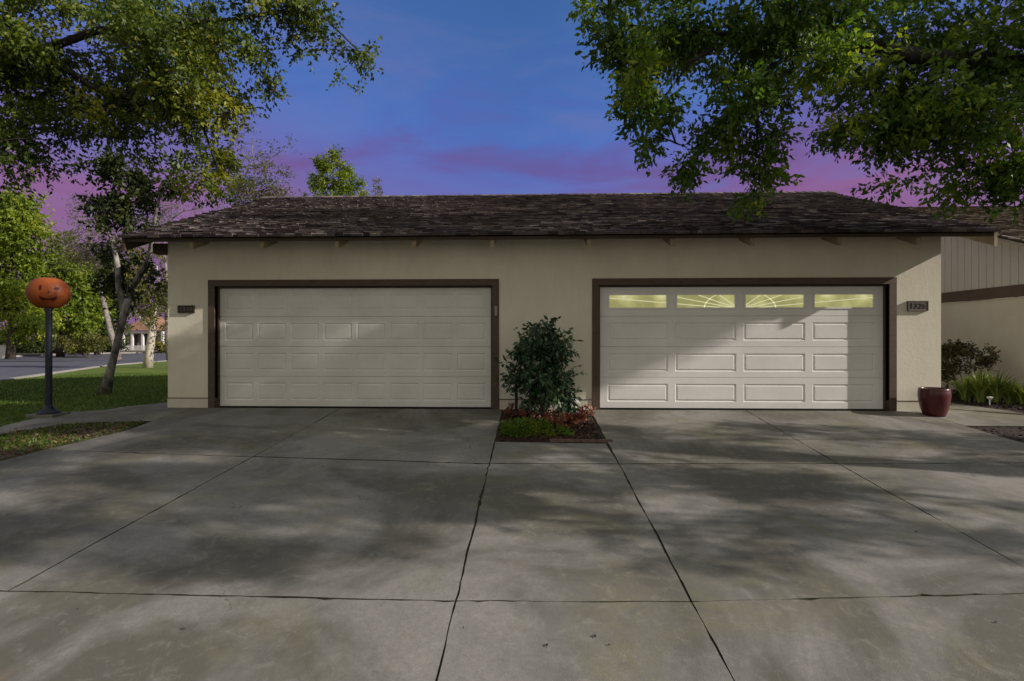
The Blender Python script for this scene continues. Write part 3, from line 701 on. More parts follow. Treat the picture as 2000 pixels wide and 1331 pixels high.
x = 17
while x < 42.5: w.box(x, x + .36, 24.85, 25.15, ff(25) - .02, ff(25) + rr.uniform(.06, .12), a=rr.uniform(.2, .9)); x += .4
under(w.build('roof', M['shingle2']), FB)
for x in (19, 24, 29, 34, 39):
    w = MB(); w.box(x, x + 1.4, 19.96, 19.999, 3.0, 4.3); under(w.build('window', M['dark']), FB)

# ------------------------------------------------------------------ pumpkin lamp post
LP = Vector((-8.17, -0.68, gz(-.68)))
L_ = empty('lamp_post', LP, 'navy lamp post topped by an orange smiling pumpkin on the left lawn edge', 'lamp post')
pb = MB(); pb.box(-.24, .22, -.17, .17, -.08, .035); tag(bevel(pb.build('post_pad', M['walk']), .01), 'small square concrete pad under the pumpkin lamp post', 'concrete pad')
bpy.data.objects['post_pad'].location = LP
b = MB(); b.lathe([(0.0, .037), (.155, .037), (.155, .055), (.125, .07), (.095, .10), (.062, .15), (.054, .18), (0, .18)], 28); b.build('base', M['pole'], L_, smooth=True)
b = MB(); b.lathe([(.050, .17), (.047, 1.0), (.046, 1.78), (.06, 1.79), (.06, 1.82), (0, 1.83)], 24); b.build('pole', M['pole'], L_, smooth=False)
pk = MB(); n, mseg = 96, 30; PR, PZ, PD = .288, .275, .21
base = 0
for j in range(mseg + 1):
    ph = -math.pi / 2 + math.pi * j / mseg
    for k_ in range(n):
        th = 2 * math.pi * k_ / n; rib = 1 - .035 * abs(math.sin(th * 5.5)) ** .35 * 0 - .018 * (1 - abs(math.sin(th * 5))) ** 3
        dent = 1 - .05 * math.exp(-((math.pi / 2 - abs(ph)) / .28) ** 2)
        cp = math.cos(ph) ** .88 if abs(ph) < math.pi / 2 - 1e-6 else 0
        pk.v.append((PR * cp * rib * math.cos(th), PD * cp * rib * math.sin(th), PZ * math.sin(ph) * dent))
for j in range(mseg):
    for k_ in range(n):
        a0 = j * n + k_; a1 = j * n + (k_ + 1) % n; pk.f.append((a0, a1, a1 + n, a0 + n)); pk.m.append(0); pk.a.append(0)
po = pk.build('pumpkin_globe', M['pumpkin'], L_, smooth=True); po.location = (0.0, 0, 2.08)
def psurf(u, v, off=.004):             # front surface of the globe, u,v in metres
    q = 1 - (u / PR) ** 2 - (v / PZ) ** 2
    return (u, -PD * math.sqrt(max(q, .02)) * 1.0 - off, v)
def blob(nm, cu_, cv_, ru, rv, tilt=0):
    fc = MB(); pts = []
    for k_ in range(18):
        an = 2 * math.pi * k_ / 18; a_, b_ = ru * math.cos(an), rv * math.sin(an)
        pts.append((cu_ + a_ * math.cos(tilt) - b_ * math.sin(tilt), cv_ + a_ * math.sin(tilt) + b_ * math.cos(tilt)))
    c_ = psurf(cu_, cv_)
    for q0, q1 in zip(pts, pts[1:] + pts[:1]): fc.quad(c_, psurf(*q0), psurf(*q1))
    fc.build(nm, M['pface'], po)
blob('eye', -.085, .075, .017, .050); blob('eye', .12, .068, .034, .024, .15); blob('nose', .02, .0, .012, .020)
fc = MB()
for k_ in range(24):                   # mouth
    def mp_(f): 
        u = -.095 + f * .215; zc = -.085 - .055 * math.sin(math.pi * min(max(f, 0), 1)); hw = .010 + .022 * math.sin(math.pi * f) ** .6 + .010 * (abs(f - .5) * 2) ** 4
        return u, zc - hw, zc + hw
    u0, l0, h0 = mp_(k_ / 24); u1, l1, h1 = mp_((k_ + 1) / 24)
    fc.quad(psurf(u0, l0), psurf(u1, l1), psurf(u1, h1), psurf(u0, h0))
fc.build('mouth', M['pface'], po)
st = MB(); st.tube([(0.02, 0, .23), (.025, -.01, .285), (.05, -.02, .325)], [.04, .026, .03], 9); st.build('stem', M['stem'], po)
po.rotation_euler = (0, 0, R(38))

# ------------------------------------------------------------------ pot
PT = Vector((6.74, -0.32, gz(-.32)))
pt = MB(); prof = [(0, .0), (.150, .0), (.158, .02), (.190, .12), (.213, .25), (.222, .34), (.218, .405), (.212, .425), (.214, .44), (.208, .452), (.195, .455), (.188, .435), (.186, .39)]
pt.lathe(prof[:13], 48)
P_ = empty('planter_pot', PT, 'round maroon glazed pot at the right corner of the garage', 'pot')
pt.build('bowl', M['pot'], P_, smooth=True)
b = MB(); b.lathe([(.187, .39), (.12, .395), (0, .40)], 40); b.build('soil', M['soil'], P_)

# ------------------------------------------------------------------ planter bed between the doors
rng = np.random.default_rng(3)
sheet('bed_soil', [(XA + .015, -0.01), (XB - .03, -0.01), (XB - .03, -2.09), (XA + .015, -2.05)], M['soil'], -0.008)
n = 3200
P = np.stack([rng.uniform(XA + .03, XB - .05, n), rng.uniform(-2.03, -.03, n), np.zeros(n)], 1); P[:, 2] = .075 * P[:, 1] - .006 + rng.uniform(0, .02, n)
Dd = np.stack([rng.normal(size=n), rng.normal(size=n), rng.normal(size=n) * .25], 1)
tag(leaf_mesh('bark_mulch', P, Dd, .045, M['mulch'], rng=rng, width=.55), kind='stuff')
n = 5000
P = np.stack([rng.uniform(6.7, 14, n), rng.uniform(-7, -1.08, n), np.zeros(n)], 1); P[:, 2] = .075 * P[:, 1] - .012 + rng.uniform(0, .02, n)
Q = np.stack([rng.uniform(8.4, 10.15, n), rng.uniform(-.15, 5, n), np.zeros(n)], 1); Q[:, 2] = .005 + rng.uniform(0, .02, n)
P = np.concatenate([P, Q]); Dd = np.stack([rng.normal(size=2 * n), rng.normal(size=2 * n), rng.normal(size=2 * n) * .25], 1)
tag(leaf_mesh('mulch_chips', P, Dd, .05, M['mulch2'], rng=rng, width=.55), kind='stuff')

# brick edging: low bricks along the front of the bed
for i in range(4):
    b = MB(); b.box(-.105, .105, -.045, .045, -.03, .018); o = bevel(b.build('edging_brick', M['brick']), .008)
    o.location = (.38 + i * .215, -2.02 + .006 * (i % 2), gz(-2.02)); o.rotation_euler = (0, 0, R([2, -3, 1, 4][i]))
    tag(o, ['red edging brick nearest the green mound', 'second red edging brick from the green mound', 'third red edging brick from the green mound', 'red edging brick at the right front corner of the bed'][i], 'brick', 'bricks edging the planter bed')

def shrub(name, loc, label, cat, leaf_clumps, matl, size, stems, twig=.22, per=9, droop=.35, width=.45, group=None, stemmat='bark', crown='foliage', seed=1, spread=.5):
    rg = np.random.default_rng(seed); t = empty(name, loc, label, cat, group)
    P, Dd, V = sprays(leaf_clumps, rg, twig, per, droop, spread); ok = P[:, 2] > loc[2] + .01
    leaf_mesh(crown, P[ok], Dd[ok], size, matl, t, V[ok], width, rg)
    if stems:
        s = MB(); r_ = random.Random(seed)
        for c in leaf_clumps[:stems]:
            s.tube(curve_pts(loc, c[:3], 5, 0, .12, r_), [.018, .015, .012, .010, .008, .006], 6)
        under(s.build('stem', M[stemmat]), t)
    return t
def cl_px(lst, s, rd_=None, dens=1.0):
    out = []
    for it in lst:
        px, py, rx, ry, nn = it[:5]; ss = it[5] if len(it) > 5 else s
        c = at_s(px, py, ss); k_ = ss / 1000
        out.append((c.x, c.y, c.z, rx * k_ * (.78 if s == 8.35 else 1), (rd_ if rd_ else (rx + ry) / 2 * k_), ry * k_, nn * dens))
    return out
sc_cl = cl_px([(1058, 648, 30, 24, 40), (1026, 668, 30, 22, 40), (1092, 668, 30, 22, 40), (1062, 675, 44, 24, 60), (1070, 700, 40, 30, 60), (1040, 715, 34, 30, 50), (1010, 722, 22, 22, 24), (1100, 728, 24, 24, 28),
               (1060, 745, 42, 32, 70), (1030, 765, 26, 26, 34), (1090, 770, 28, 26, 34), (1065, 785, 36, 22, 44), (1105, 690, 16, 18, 10), (998, 730, 14, 14, 12), (1105, 755, 16, 14, 10), (1062, 628, 12, 8, 7)], 8.35, .24, .95)
shrub('ornamental_shrub', (at_s(1062, 700, 8.35).x, at_s(1062, 700, 8.35).y, gz(-.75)), 'dark glossy leafy shrub standing between the two garage doors', 'shrub', sc_cl, M['leafS'], .105, 8, .22, 8, .5, .42, seed=5)
for i, (px, pt_, h) in enumerate(((1008, 812, .66), (1113, 806, .42))):
    b = MB(); r_ = random.Random(i); b.tube([(0, 0, -.05), (.004, 0, h * .5), (-.004, .004, h)], [.026, .026, .024], 10, wob=.1, rng=r_)
    o = b.build('wooden_stake', M['barkdark']); o.location = at_y(px, 800, -.62); o.location.z = gz(-.62)
    tag(o, ['tall dark stake left of the shrub in the planter bed', 'short dark stake right of the shrub in the planter bed'][i], 'stake')
mnd = []
rm = random.Random(8)
for i in range(16):
    mnd.append((rm.uniform(-.28, .42), rm.uniform(-1.85, -1.35), gz(-1.6) + .03, .16, .14, .085, 80))
t = empty('ground_cover_mound', (.05, -1.6, gz(-1.6)), 'low bright green creeping mound at the front of the bed', 'ground cover')
P, Dd, V = sprays(mnd, rng, .08, 8, -.3, .8); P[:, 2] = np.maximum(P[:, 2], .075 * P[:, 1] - .01)
leaf_mesh('foliage', P, Dd, .035, M['cover'], t, V + .1, .45, rng)
pinks = [(-.28, -.55), (-.05, -.75), (.30, -1.05), (.55, -1.0), (.78, -.95), (.42, -1.35), (.66, -1.3), (.88, -.62)]
plab = ['pink leafed plant at the left back corner of the bed', 'pink leafed plant just left of the shrub foot', 'small pink plant in front of the shrub foot', 'pink plant right of the shrub foot', 'pink plant near the right side of the bed',
        'reddish plant behind the right end of the green mound', 'reddish plant in the right front part of the bed', 'pink plant by the white rocks at the right back corner']
for i, (x, y) in enumerate(pinks):
    shrub('pink_plant', (x, y, gz(y)), plab[i], 'plant', [(x, y, gz(y) + .09, .12, .11, .07, 26), (x + .07, y - .03, gz(y) + .06, .09, .08, .05, 14)], M['pink'], .045, 0, .07, 7, -.5, .5, 'pink leafed plants in the planter bed', seed=20 + i, spread=.7)
for i, (x, y, r_) in enumerate(((.70, -.30, .11), (.86, -.22, .085), (.80, -.42, .06))):
    b = MB(); q = random.Random(i + 3); pr = []
    b.lathe([(0, -.4 * r_), (.7 * r_, -.35 * r_), (r_, .1 * r_), (.85 * r_, .6 * r_), (.45 * r_, .9 * r_), (0, .98 * r_)], 9)
    b.v = [(a * (1 + q.uniform(-.13, .13)), c * (1 + q.uniform(-.13, .13)), d * (1 + q.uniform(-.1, .1))) for a, c, d in b.v]
    o = b.build('white_rock', M['rock']); o.location = (x, y, gz(y) + .3 * r_)  # pale rocks stand in for sunlit plaster and stones by the wall
    tag(o, ['largest white rock beside the right door frame in the bed', 'middle sized white rock against the wall in the bed', 'smallest white rock in front of the two others'][i], 'rock', 'white rocks in the planter bed')

# ------------------------------------------------------------------ right bed plants
bc = cl_px([(1872, 690, 30, 20, 60), (1850, 715, 26, 34, 60), (1895, 705, 26, 22, 44), (1912, 690, 14, 12, 14), (1880, 735, 34, 30, 60)], 11.0, .4, 1.9)
shrub('round_bush', (9.3, 2.2, gz(2.2)), 'dark reddish green bush behind the garage corner against the tan wall', 'bush', bc, M['leafH'], .06, 4, .15, 10, .1, .5, seed=31)
def strappy(loc, h, n, label, seed, lean=.5, matl='strap', name='strap_leaf_plant'):
    r_ = random.Random(seed); t = empty(name, loc, label, 'plant', 'strap leaved plants in the right bed'); mb = MB()
    for i in range(n):
        an = r_.uniform(0, 2 * math.pi); le = r_.uniform(.1, lean); H_ = h * r_.uniform(.6, 1.1); w_ = r_.uniform(.010, .022); d = Vector((math.cos(an), math.sin(an), 0)); sd = Vector((-d.y, d.x, 0))
        r0 = d * r_.uniform(0, .07); prev = None; v = r_.random()
        for k_ in range(6):
            f_ = k_ / 5; c = r0 + d * (le * h * f_ ** 2.0) + Vector((0, 0, H_ * (f_ - .28 * f_ ** 3 * (le / lean + .4)))); ww = w_ * (1 - f_ ** 2 * .92)
            cur = (c - sd * ww, c + sd * ww)
            if prev: mb.quad(prev[0], prev[1], cur[1], cur[0], a=max(.02, min(1, v * .6 + f_ * .3)))
            prev = cur
    mb.build('foliage', M[matl], t); return t
for i, (px, py, s, h, n, lb) in enumerate([(1885, 768, 10.2, .68, 110, 'yellowish strap leaved clump in front of the dark bush'), (1915, 772, 10.0, .80, 140, 'tall green strap leaved clump in the middle of the right bed'),
        (1945, 778, 9.9, .82, 150, 'tallest dark green strap leaved clump behind the small garden light'), (1972, 785, 9.8, .60, 110, 'low olive strap leaved clump right of the garden light'), (2000, 792, 9.6, .58, 110, 'yellow green clump at the right edge of the bed')]):
    c = at_s(px, py, s); strappy((max(c.x, 8.5), c.y, gz(c.y)), h, n, lb, 50 + i, .7)
gl = empty('garden_light', (8.52, .02, 0), 'small pale garden stake light among the strap leaved plants', 'garden light')
b = MB(); b.tube([(0, 0, -.02), (0, 0, .13)], .009, 8); b.build('stake', M['white'], gl)
b = MB(); b.lathe([(0, .125), (.02, .13), (.045, .165), (.048, .175), (.03, .185), (0, .19)], 16); b.build('lamp_cap', M['white'], gl)
gl.location = at_s(1933, 792, 9.55); gl.location.z = gz(gl.location.y)

# ------------------------------------------------------------------ trees
def tree(name, label, base, trunk_paths, clumps, leafm, barkm, size, twig, per, droop=.35, width=.5, seed=1, group=None, branch_to=None, br=.05, cat='tree', spread=.5, vshift=0, yellow=()):  # yellow: spots where leaf colour imitates sun on the crown
    rg = np.random.default_rng(seed); r_ = random.Random(seed)
    t = empty(name, base, label, cat, group); tm = MB()
    for pts, rad in trunk_paths: tm.tube(pts, rad, 10, wob=.16, rng=r_)
    if branch_to is not None:
        # limbs from the nearest trunk point to each clump's middle
        src = [Vector(p) for pts, rad in trunk_paths for p in pts[len(pts) // 2:]]
        for c in clumps[:branch_to]:
            cv = Vector(c[:3]); a = min(src, key=lambda q: (q - cv).length + .25 * abs(q.z - cv.z)); L = (cv - a).length
            if L < .15: continue
            pts = curve_pts(a, cv, 6, .04, .13, r_); r0 = br * min(1.0, .35 + L * .18)
            tm.tube(pts, [r0 * (1 - .14 * i) for i in range(7)], 7)
            for q in range(3):
                e_ = cv + Vector((r_.uniform(-1, 1) * c[3], r_.uniform(-1, 1) * c[4], r_.uniform(-1, .7) * c[5])) * .8
                tm.tube(curve_pts(pts[4], e_, 4, .03, .16, r_), [r0 * .42, r0 * .34, r0 * .26, r0 * .18, r0 * .10], 5)
    under(tm.build('trunk', M[barkm], smooth=True), t)
    P, Dd, V = sprays(clumps, rg, twig, per, droop, spread)
    V = V + vshift
    for lit_c, lit_r in yellow: V = V + .65 * np.exp(-(np.linalg.norm(P - np.array(lit_c), axis=1) / lit_r) ** 2)  # leaves near these points coloured yellower to stand in for sunlight
    leaf_mesh('crown', P, Dd, size, M[leafm], t, V, width, rg)
    return t

# big overhanging tree on the right: its trunk stands in the soil strip just outside the view
Rc = cl_px([(1172, 15, 48, 45, 46, 5.6), (1245, 55, 80, 60, 96, 5.9), (1350, 40, 100, 52, 120, 6.2), (1490, 30, 100, 52, 120, 6.0), (1640, 35, 110, 58, 130, 6.3), (1790, 50, 110, 70, 150, 6.6), (1940, 60, 100, 90, 150, 6.2),
            (1225, 145, 42, 48, 52, 5.8), (1280, 215, 48, 42, 56, 6.1), (1262, 262, 30, 30, 26, 6.0), (1345, 290, 30, 42, 26, 6.2), (1425, 120, 45, 36, 52, 6.6), (1432, 190, 52, 34, 52, 5.9), (1392, 240, 32, 32, 30, 6.3),
            (1478, 250, 52, 40, 54, 6.1), (1472, 312, 42, 40, 36, 6.3), (1485, 368, 34, 20, 16, 6.2), (1540, 175, 50, 42, 56, 6.5), (1575, 105, 66, 40, 66, 5.8),
            (1655, 225, 42, 34, 42, 6.0), (1670, 165, 70, 46, 80, 6.6), (1775, 175, 95, 70, 130, 6.1), (1742, 262, 58, 38, 56, 6.4), (1850, 250, 90, 64, 120, 6.6), (1795, 335, 45, 20, 16, 6.3), (1930, 210, 80, 80, 130, 5.9),
            (1935, 315, 60, 46, 64, 6.2), (1995, 380, 34, 32, 26, 6.3), (1895, 345, 40, 30, 28, 6.5), (1510, 75, 60, 40, 60, 6.9), (1300, 110, 60, 45, 50, 6.8),
            (2060, 150, 70, 110, 120, 6.2), (2060, 300, 60, 60, 60, 6.3)], 6.1, .6, 2.3)
n_vis = len(Rc)
TR = Vector((10.9, -4.3, gz(-4.3)))
rc2 = np.random.default_rng(77)
for i in range(78):                                   # the rest of the crown, out of view to the right
    a_ = rc2.uniform(0, 2 * math.pi); rr_ = math.sqrt(rc2.uniform(0, 1)); x = 12.6 + 4.6 * rr_ * math.cos(a_); y = -5.3 + 2.2 * rr_ * math.sin(a_); z = 3.3 + 6.3 * rc2.uniform(0, 1) ** 1.5
    if x < .95 * (y + 9.1) + .8: continue
    if y > -3.2: continue
    Rc.append((x, y, z, .52, .46, .36, 84))
for i in range(34):
    Rc.append((rc2.uniform(10, 15), rc2.uniform(-9.2, -6.2), rc2.uniform(5.8, 8.6), .40, .36, .28, 60))
br1 = [TR, TR + Vector((-.1, .05, 1.2)), TR + Vector((-.15, .1, 2.6)), TR + Vector((-.1, .1, 4.6)), TR + Vector((.1, 0, 7.0)), TR + Vector((.4, -.1, 9.2))]
bA = [TR + Vector((-.15, .1, 2.9)), Vector((9.2, -3.7, 3.9)), Vector((7.6, -3.2, 4.5)), at_s(2000, 128, 6.3), at_s(1900, 118, 6.25), at_s(1800, 112, 6.2), at_s(1700, 92, 6.2), at_s(1620, 80, 6.15), at_s(1560, 82, 6.1), at_s(1510, 70, 6.1), at_s(1440, 68, 6.1), at_s(1330, 60, 6.0), at_s(1230, 50, 5.9)]
bB = [at_s(1620, 80, 6.15), at_s(1570, 100, 6.05), at_s(1530, 92, 6.0), at_s(1500, 130, 6.0), at_s(1480, 200, 6.1), at_s(1478, 290, 6.2)]
bC = [at_s(1850, 116, 6.25), at_s(1800, 180, 6.2), at_s(1780, 260, 6.3)]
bD = [at_s(1440, 68, 6.1), at_s(1350, 120, 6.0), at_s(1290, 200, 6.05), at_s(1320, 280, 6.1)]
tree('overhanging_tree', 'large dark green tree whose thick limb reaches in from the right', TR, [(br1, [.26, .22, .19, .15, .10, .05]), (bA, [.17, .155, .14, .125, .11, .095, .08, .065, .045, .035, .028, .02, .012]),
     (bB, [.05, .035, .03, .024, .018, .010]), (bC, [.05, .03, .012]), (bD, [.03, .024, .018, .01])], Rc, 'leafR', 'barkdark', .078, .26, 10, .30, .50, seed=42, branch_to=70, br=.03, vshift=.06, yellow=[(at_s(1600, 140, 6.0), .32), (at_s(1485, 380, 6.2), .3), (at_s(1560, 190, 5.9), .3), (at_s(1265, 220, 6.0), .25), (at_s(1640, 235, 6.0), .3), (at_s(1930, 250, 6.0), .35)])

# big tree on the left, trunk outside the view
Lc = cl_px([(60, 60, 70, 70, 110, 6.2), (50, 150, 70, 60, 110, 6.6), (35, 240, 60, 55, 90, 6.3), (10, 320, 38, 55, 50, 6.1), (85, 300, 22, 20, 5, 6.4), (165, 165, 66, 42, 80, 6.8), (190, 218, 74, 34, 72, 6.4), (225, 262, 56, 24, 26, 6.5),
            (130, 20, 70, 26, 60, 6.5), (250, 30, 70, 34, 80, 6.2), (350, 35, 80, 40, 110, 6.6), (330, 110, 74, 46, 100, 6.1), (250, 120, 40, 24, 30, 6.9), (380, 185, 66, 40, 90, 6.5), (300, 205, 66, 34, 60, 6.9), (410, 90, 40, 46, 66, 6.9),
            (405, 160, 36, 36, 56, 6.2), (385, 235, 40, 34, 40, 6.6), (425, 215, 16, 24, 12, 6.5), (385, 290, 34, 24, 18, 6.7), (405, 322, 28, 34, 36, 6.8), (405, 365, 20, 18, 14, 6.8), (370, 350, 26, 20, 10, 7.0), (520, 20, 56, 30, 40, 6.3), (610, 22, 56, 28, 34, 6.6), (480, 80, 30, 36, 18, 6.5),
            (535, 100, 34, 40, 18, 6.6), (500, 140, 24, 18, 12, 6.4), (655, 60, 36, 28, 18, 6.5), (690, 85, 20, 14, 5, 6.5), (712, 115, 18, 16, 8, 6.6), (640, 100, 14, 10, 4, 6.6), (590, 70, 26, 22, 10, 6.7),
            (-50, 120, 70, 110, 110, 6.3), (-60, 280, 60, 70, 70, 6.3)], 6.4, .6, 2.5)
nv = len(Lc)
TL = Vector((-9.3, -4.2, gz(-4.2)))
for i in range(16):
    a_ = rc2.uniform(0, 2 * math.pi); rr_ = math.sqrt(rc2.uniform(0, 1)); x = -9.5 + 2.6 * rr_ * math.cos(a_); y = -4.0 + 2.4 * rr_ * math.sin(a_); z = rc2.uniform(4.6, 8)
    if x > -.98 * (y + 9.1) - .9: continue
    Lc.append((x, y, z, .9, .8, .6, 60))
lt = [TL, TL + Vector((.05, 0, 1.3)), TL + Vector((.1, .1, 2.8)), TL + Vector((.1, .2, 5)), TL + Vector((-.1, .1, 7.6))]
lA = [TL + Vector((.1, .1, 3.0)), Vector((-8.2, -3.6, 4.0)), at_s(-20, 150, 6.5), at_s(80, 100, 6.4), at_s(190, 60, 6.4), at_s(320, 45, 6.3), at_s(450, 40, 6.4), at_s(560, 20, 6.4), at_s(640, 40, 6.5), at_s(700, 100, 6.6)]
lB = [at_s(80, 100, 6.4), at_s(180, 170, 6.5), at_s(290, 200, 6.6), at_s(390, 230, 6.6), at_s(425, 330, 6.7)]
tree('overhanging_tree', 'olive green tree spreading over the top left of the driveway', TL, [(lt, [.24, .2, .17, .12, .05]), (lA, [.10, .075, .055, .048, .042, .036, .028, .02, .014, .008]), (lB, [.05, .04, .03, .022, .010])],
     Lc, 'leafL', 'barkdark', .064, .24, 12, .32, .50, seed=43, branch_to=len(Lc), br=.020, vshift=.14, yellow=[(at_s(425, 120, 6.7), .4), (at_s(415, 180, 6.2), .35), (at_s(425, 320, 6.8), .35), (at_s(310, 90, 6.3), .3), (at_s(150, 70, 6.3), .3)])

# dark leaning tree on the left lawn
s0 = 11.95
lean = [at_y(203, 772, 2.57), at_y(213, 735, 2.6), at_y(224, 690, 2.65), at_y(236, 640, 2.7), at_y(244, 605, 2.75), at_y(250, 585, 2.8)]
lean[0].z = gz(2.57) - .03
l1 = [at_y(242, 612, 2.75), at_y(232, 560, 2.8), at_y(230, 520, 2.8), at_y(222, 480, 2.9), at_y(208, 440, 3.0), at_y(215, 390, 3.0), at_y(232, 330, 3.1), at_y(226, 275, 3.1)]
l2 = [at_y(250, 590, 2.8), at_y(266, 550, 2.9), at_y(282, 520, 2.9), at_y(294, 490, 3.0), at_y(300, 440, 3.1), at_y(310, 390, 3.2), at_y(330, 350, 3.2)]
Dc = []
for px, py, rx, ry, nn in [(232, 345, 40, 30, 60), (262, 385, 34, 26, 60), (205, 385, 26, 20, 20), (225, 420, 30, 26, 46), (262, 425, 20, 18, 22), (245, 320, 30, 20, 22), (330, 350, 32, 14, 16), (360, 375, 20, 12, 10), (300, 390, 20, 12, 6), (200, 470, 20, 24, 10),
                            (250, 540, 24, 30, 26), (236, 500, 16, 30, 16), (220, 560, 20, 22, 14), (262, 505, 18, 26, 12), (300, 540, 22, 20, 10), (175, 330, 20, 20, 6), (280, 450, 24, 20, 7), (240, 590, 14, 16, 9)]:
    c = at_y(px, py, 2.9 + (px % 7) * .08); Dc.append((c.x, c.y, c.z, rx * .012, (rx + ry) * .006, ry * .012, nn * 2.2))
tree('leaning_tree', 'leaning dark forked tree on the lawn left of the garage', lean[0], [(lean, [.155, .095, .075, .072, .082, .08]), (l1, [.08, .065, .058, .05, .042, .034, .024, .012]), (l2, [.085, .07, .062, .052, .042, .03, .012])],
     Dc, 'leafD', 'barkmid', .11, .34, 9, .3, .55, seed=44, branch_to=12, br=.03)

def clY(lst, Y, rd_=None, dens=1.0):
    out = []
    for px, py, rx, ry, nn in lst:
        c = at_y(px, py, Y); k_ = (Y + D) / 1000; out.append((c.x, c.y, c.z, rx * k_, rd_ or (rx + ry) / 2 * k_, ry * k_, nn * dens * 2.2))
    return out
# pale trunked tree beyond it
Y = 18.4
b0 = at_y(288, 720, Y); b0.z = gz(Y) - .05
pt_ = [b0, at_y(292, 690, Y), at_y(297, 650, Y), at_y(299, 632, Y), at_y(303, 605, Y), at_y(312, 570, Y), at_y(306, 520, Y)]
pb_ = [at_y(297, 640, Y), at_y(280, 628, Y), at_y(268, 614, Y), at_y(258, 590, Y), at_y(262, 540, Y)]
tree('pale_tree', 'white barked tree with yellowish leaves left of the garage wall', b0, [(pt_, [.27, .21, .19, .15, .11, .08, .04]), (pb_, [.13, .11, .09, .06, .03])],
     clY([(300, 560, 30, 40, 90), (265, 575, 26, 30, 50), (320, 600, 20, 34, 46), (290, 510, 34, 30, 60), (345, 550, 24, 40, 60), (320, 650, 12, 26, 14), (270, 525, 24, 26, 26)], Y, 1.0), 'leafY', 'barkpale', .17, .6, 9, .5, .4, seed=45, branch_to=5, br=.06)

# background trees: each with trunk and crown
def bgtree(name, label, px, Y, pyb, clumps, leafm, barkm, size, twig, per, seed, r=.25, group=None, branch=3, droop=.3, dens=1.0, wd=.55, vs=0.12, rd_=None):
    b = at_y(px, pyb, Y); b.z = gz(Y) - .05; top = clumps[0]; tp = at_y(top[0], top[1], Y)
    pts = [b.lerp(tp, f_) + Vector((math.sin(f_ * 5 + seed) * .12, 0, 0)) * (0 if f_ == 0 else 1) for f_ in (0, .2, .4, .6, .8, 1)]
    return tree(name, label, b, [(pts, [r, r * .85, r * .7, r * .55, r * .38, r * .15])], clY(clumps, Y, rd_, dens), leafm, barkm, size, twig, per, droop, wd, seed, group, branch, r * .28, vshift=vs)
GB = 'trees beyond the road'
bgtree('dense_tree', 'tall bright green tree at the far left edge behind the pumpkin', 20, 40, 690, [(25, 430, 50, 40, 130), (60, 470, 50, 40, 130), (10, 500, 60, 50, 150), (30, 560, 60, 40, 150), (-30, 460, 50, 60, 130), (40, 620, 60, 30, 130), (0, 390, 34, 30, 50), (40, 400, 26, 24, 30), (-40, 560, 60, 60, 130)], 'leafG', 'bark', .36, 1.2, 9, 101, .4, GB, 4, .6, 1.0)
bgtree('dense_tree', 'rounded green tree right behind the pumpkin globe', 118, 46, 690, [(110, 520, 44, 36, 120), (90, 570, 46, 36, 130), (130, 580, 46, 36, 130), (150, 530, 36, 34, 90), (105, 630, 56, 28, 120), (165, 610, 36, 32, 90), (80, 500, 30, 26, 50)], 'leafG', 'bark', .36, 1.2, 9, 102, .4, GB, 4, .6, 1.0)
bgtree('dense_tree', 'darker green tree between the pumpkin and the leaning trunk', 190, 52, 690, [(185, 560, 36, 34, 90), (205, 600, 36, 30, 90), (170, 630, 36, 24, 80), (215, 640, 24, 26, 50), (190, 520, 26, 24, 40), (230, 580, 26, 30, 50)], 'leafL', 'bark', .38, 1.2, 9, 103, .35, GB, 3, .5, 1.0, vs=.15)
bgtree('sparse_tree', 'thin greyish tree with bare twigs left of the roof corner', 232, 36, 690, [(165, 430, 40, 36, 60), (190, 470, 44, 34, 110), (145, 480, 34, 34, 80), (225, 510, 40, 34, 110), (170, 520, 40, 30, 80), (260, 530, 40, 34, 90), (270, 460, 30, 26, 50), (140, 410, 22, 20, 14), (250, 480, 30, 30, 30)], 'leafP', 'barkgrey', .20, 1.0, 8, 104, .28, GB, 7, .1, .8, .4)
bgtree('sparse_tree', 'thin pinkish tree just above the left roof edge', 330, 34, 690, [(318, 440, 40, 26, 44), (290, 420, 26, 20, 16), (350, 420, 30, 22, 20), (400, 400, 40, 20, 22), (280, 470, 30, 20, 24), (300, 400, 30, 14, 8)], 'leafP', 'barkgrey', .18, 1.0, 8, 105, .2, GB, 6, .0, .8, .4)
bgtree('wispy_tree', 'tall wispy half bare tree rising behind the left end of the roof', 495, 30, 690, [(500, 330, 34, 34, 22), (470, 300, 20, 34, 10), (490, 262, 26, 22, 7), (560, 295, 5, 26, 5), (530, 350, 30, 22, 30), (455, 280, 16, 20, 6), (510, 290, 14, 30, 6), (540, 320, 10, 30, 5), (420, 330, 16, 20, 6), (505, 368, 50, 24, 150), (460, 374, 36, 24, 90), (540, 385, 30, 12, 40)], 'leafY', 'barkgrey', .17, .8, 7, 106, .2, None, 9, .0, 1.0, .5, vs=-.22)
bgtree('conifer', 'small dense conifer poking above the roof ridge', 652, 26, 690, [(654, 300, 10, 10, 20), (648, 318, 26, 14, 80), (662, 334, 22, 12, 60), (640, 362, 28, 14, 90), (680, 358, 24, 16, 90), (614, 350, 12, 14, 24), (655, 390, 50, 18, 150), (696, 380, 14, 18, 40)], 'leafG', 'bark', .15, .42, 10, 107, .16, None, 3, .2, 1.0, .55)
bgtree('slender_tree', 'tiny treetop just right of the conifer behind the roof', 735, 30, 690, [(735, 358, 5, 8, 6), (738, 372, 7, 12, 12), (736, 395, 10, 14, 16)], 'leafP', 'bark', .14, .3, 8, 108, .08, None, 1, .0, 1.0)
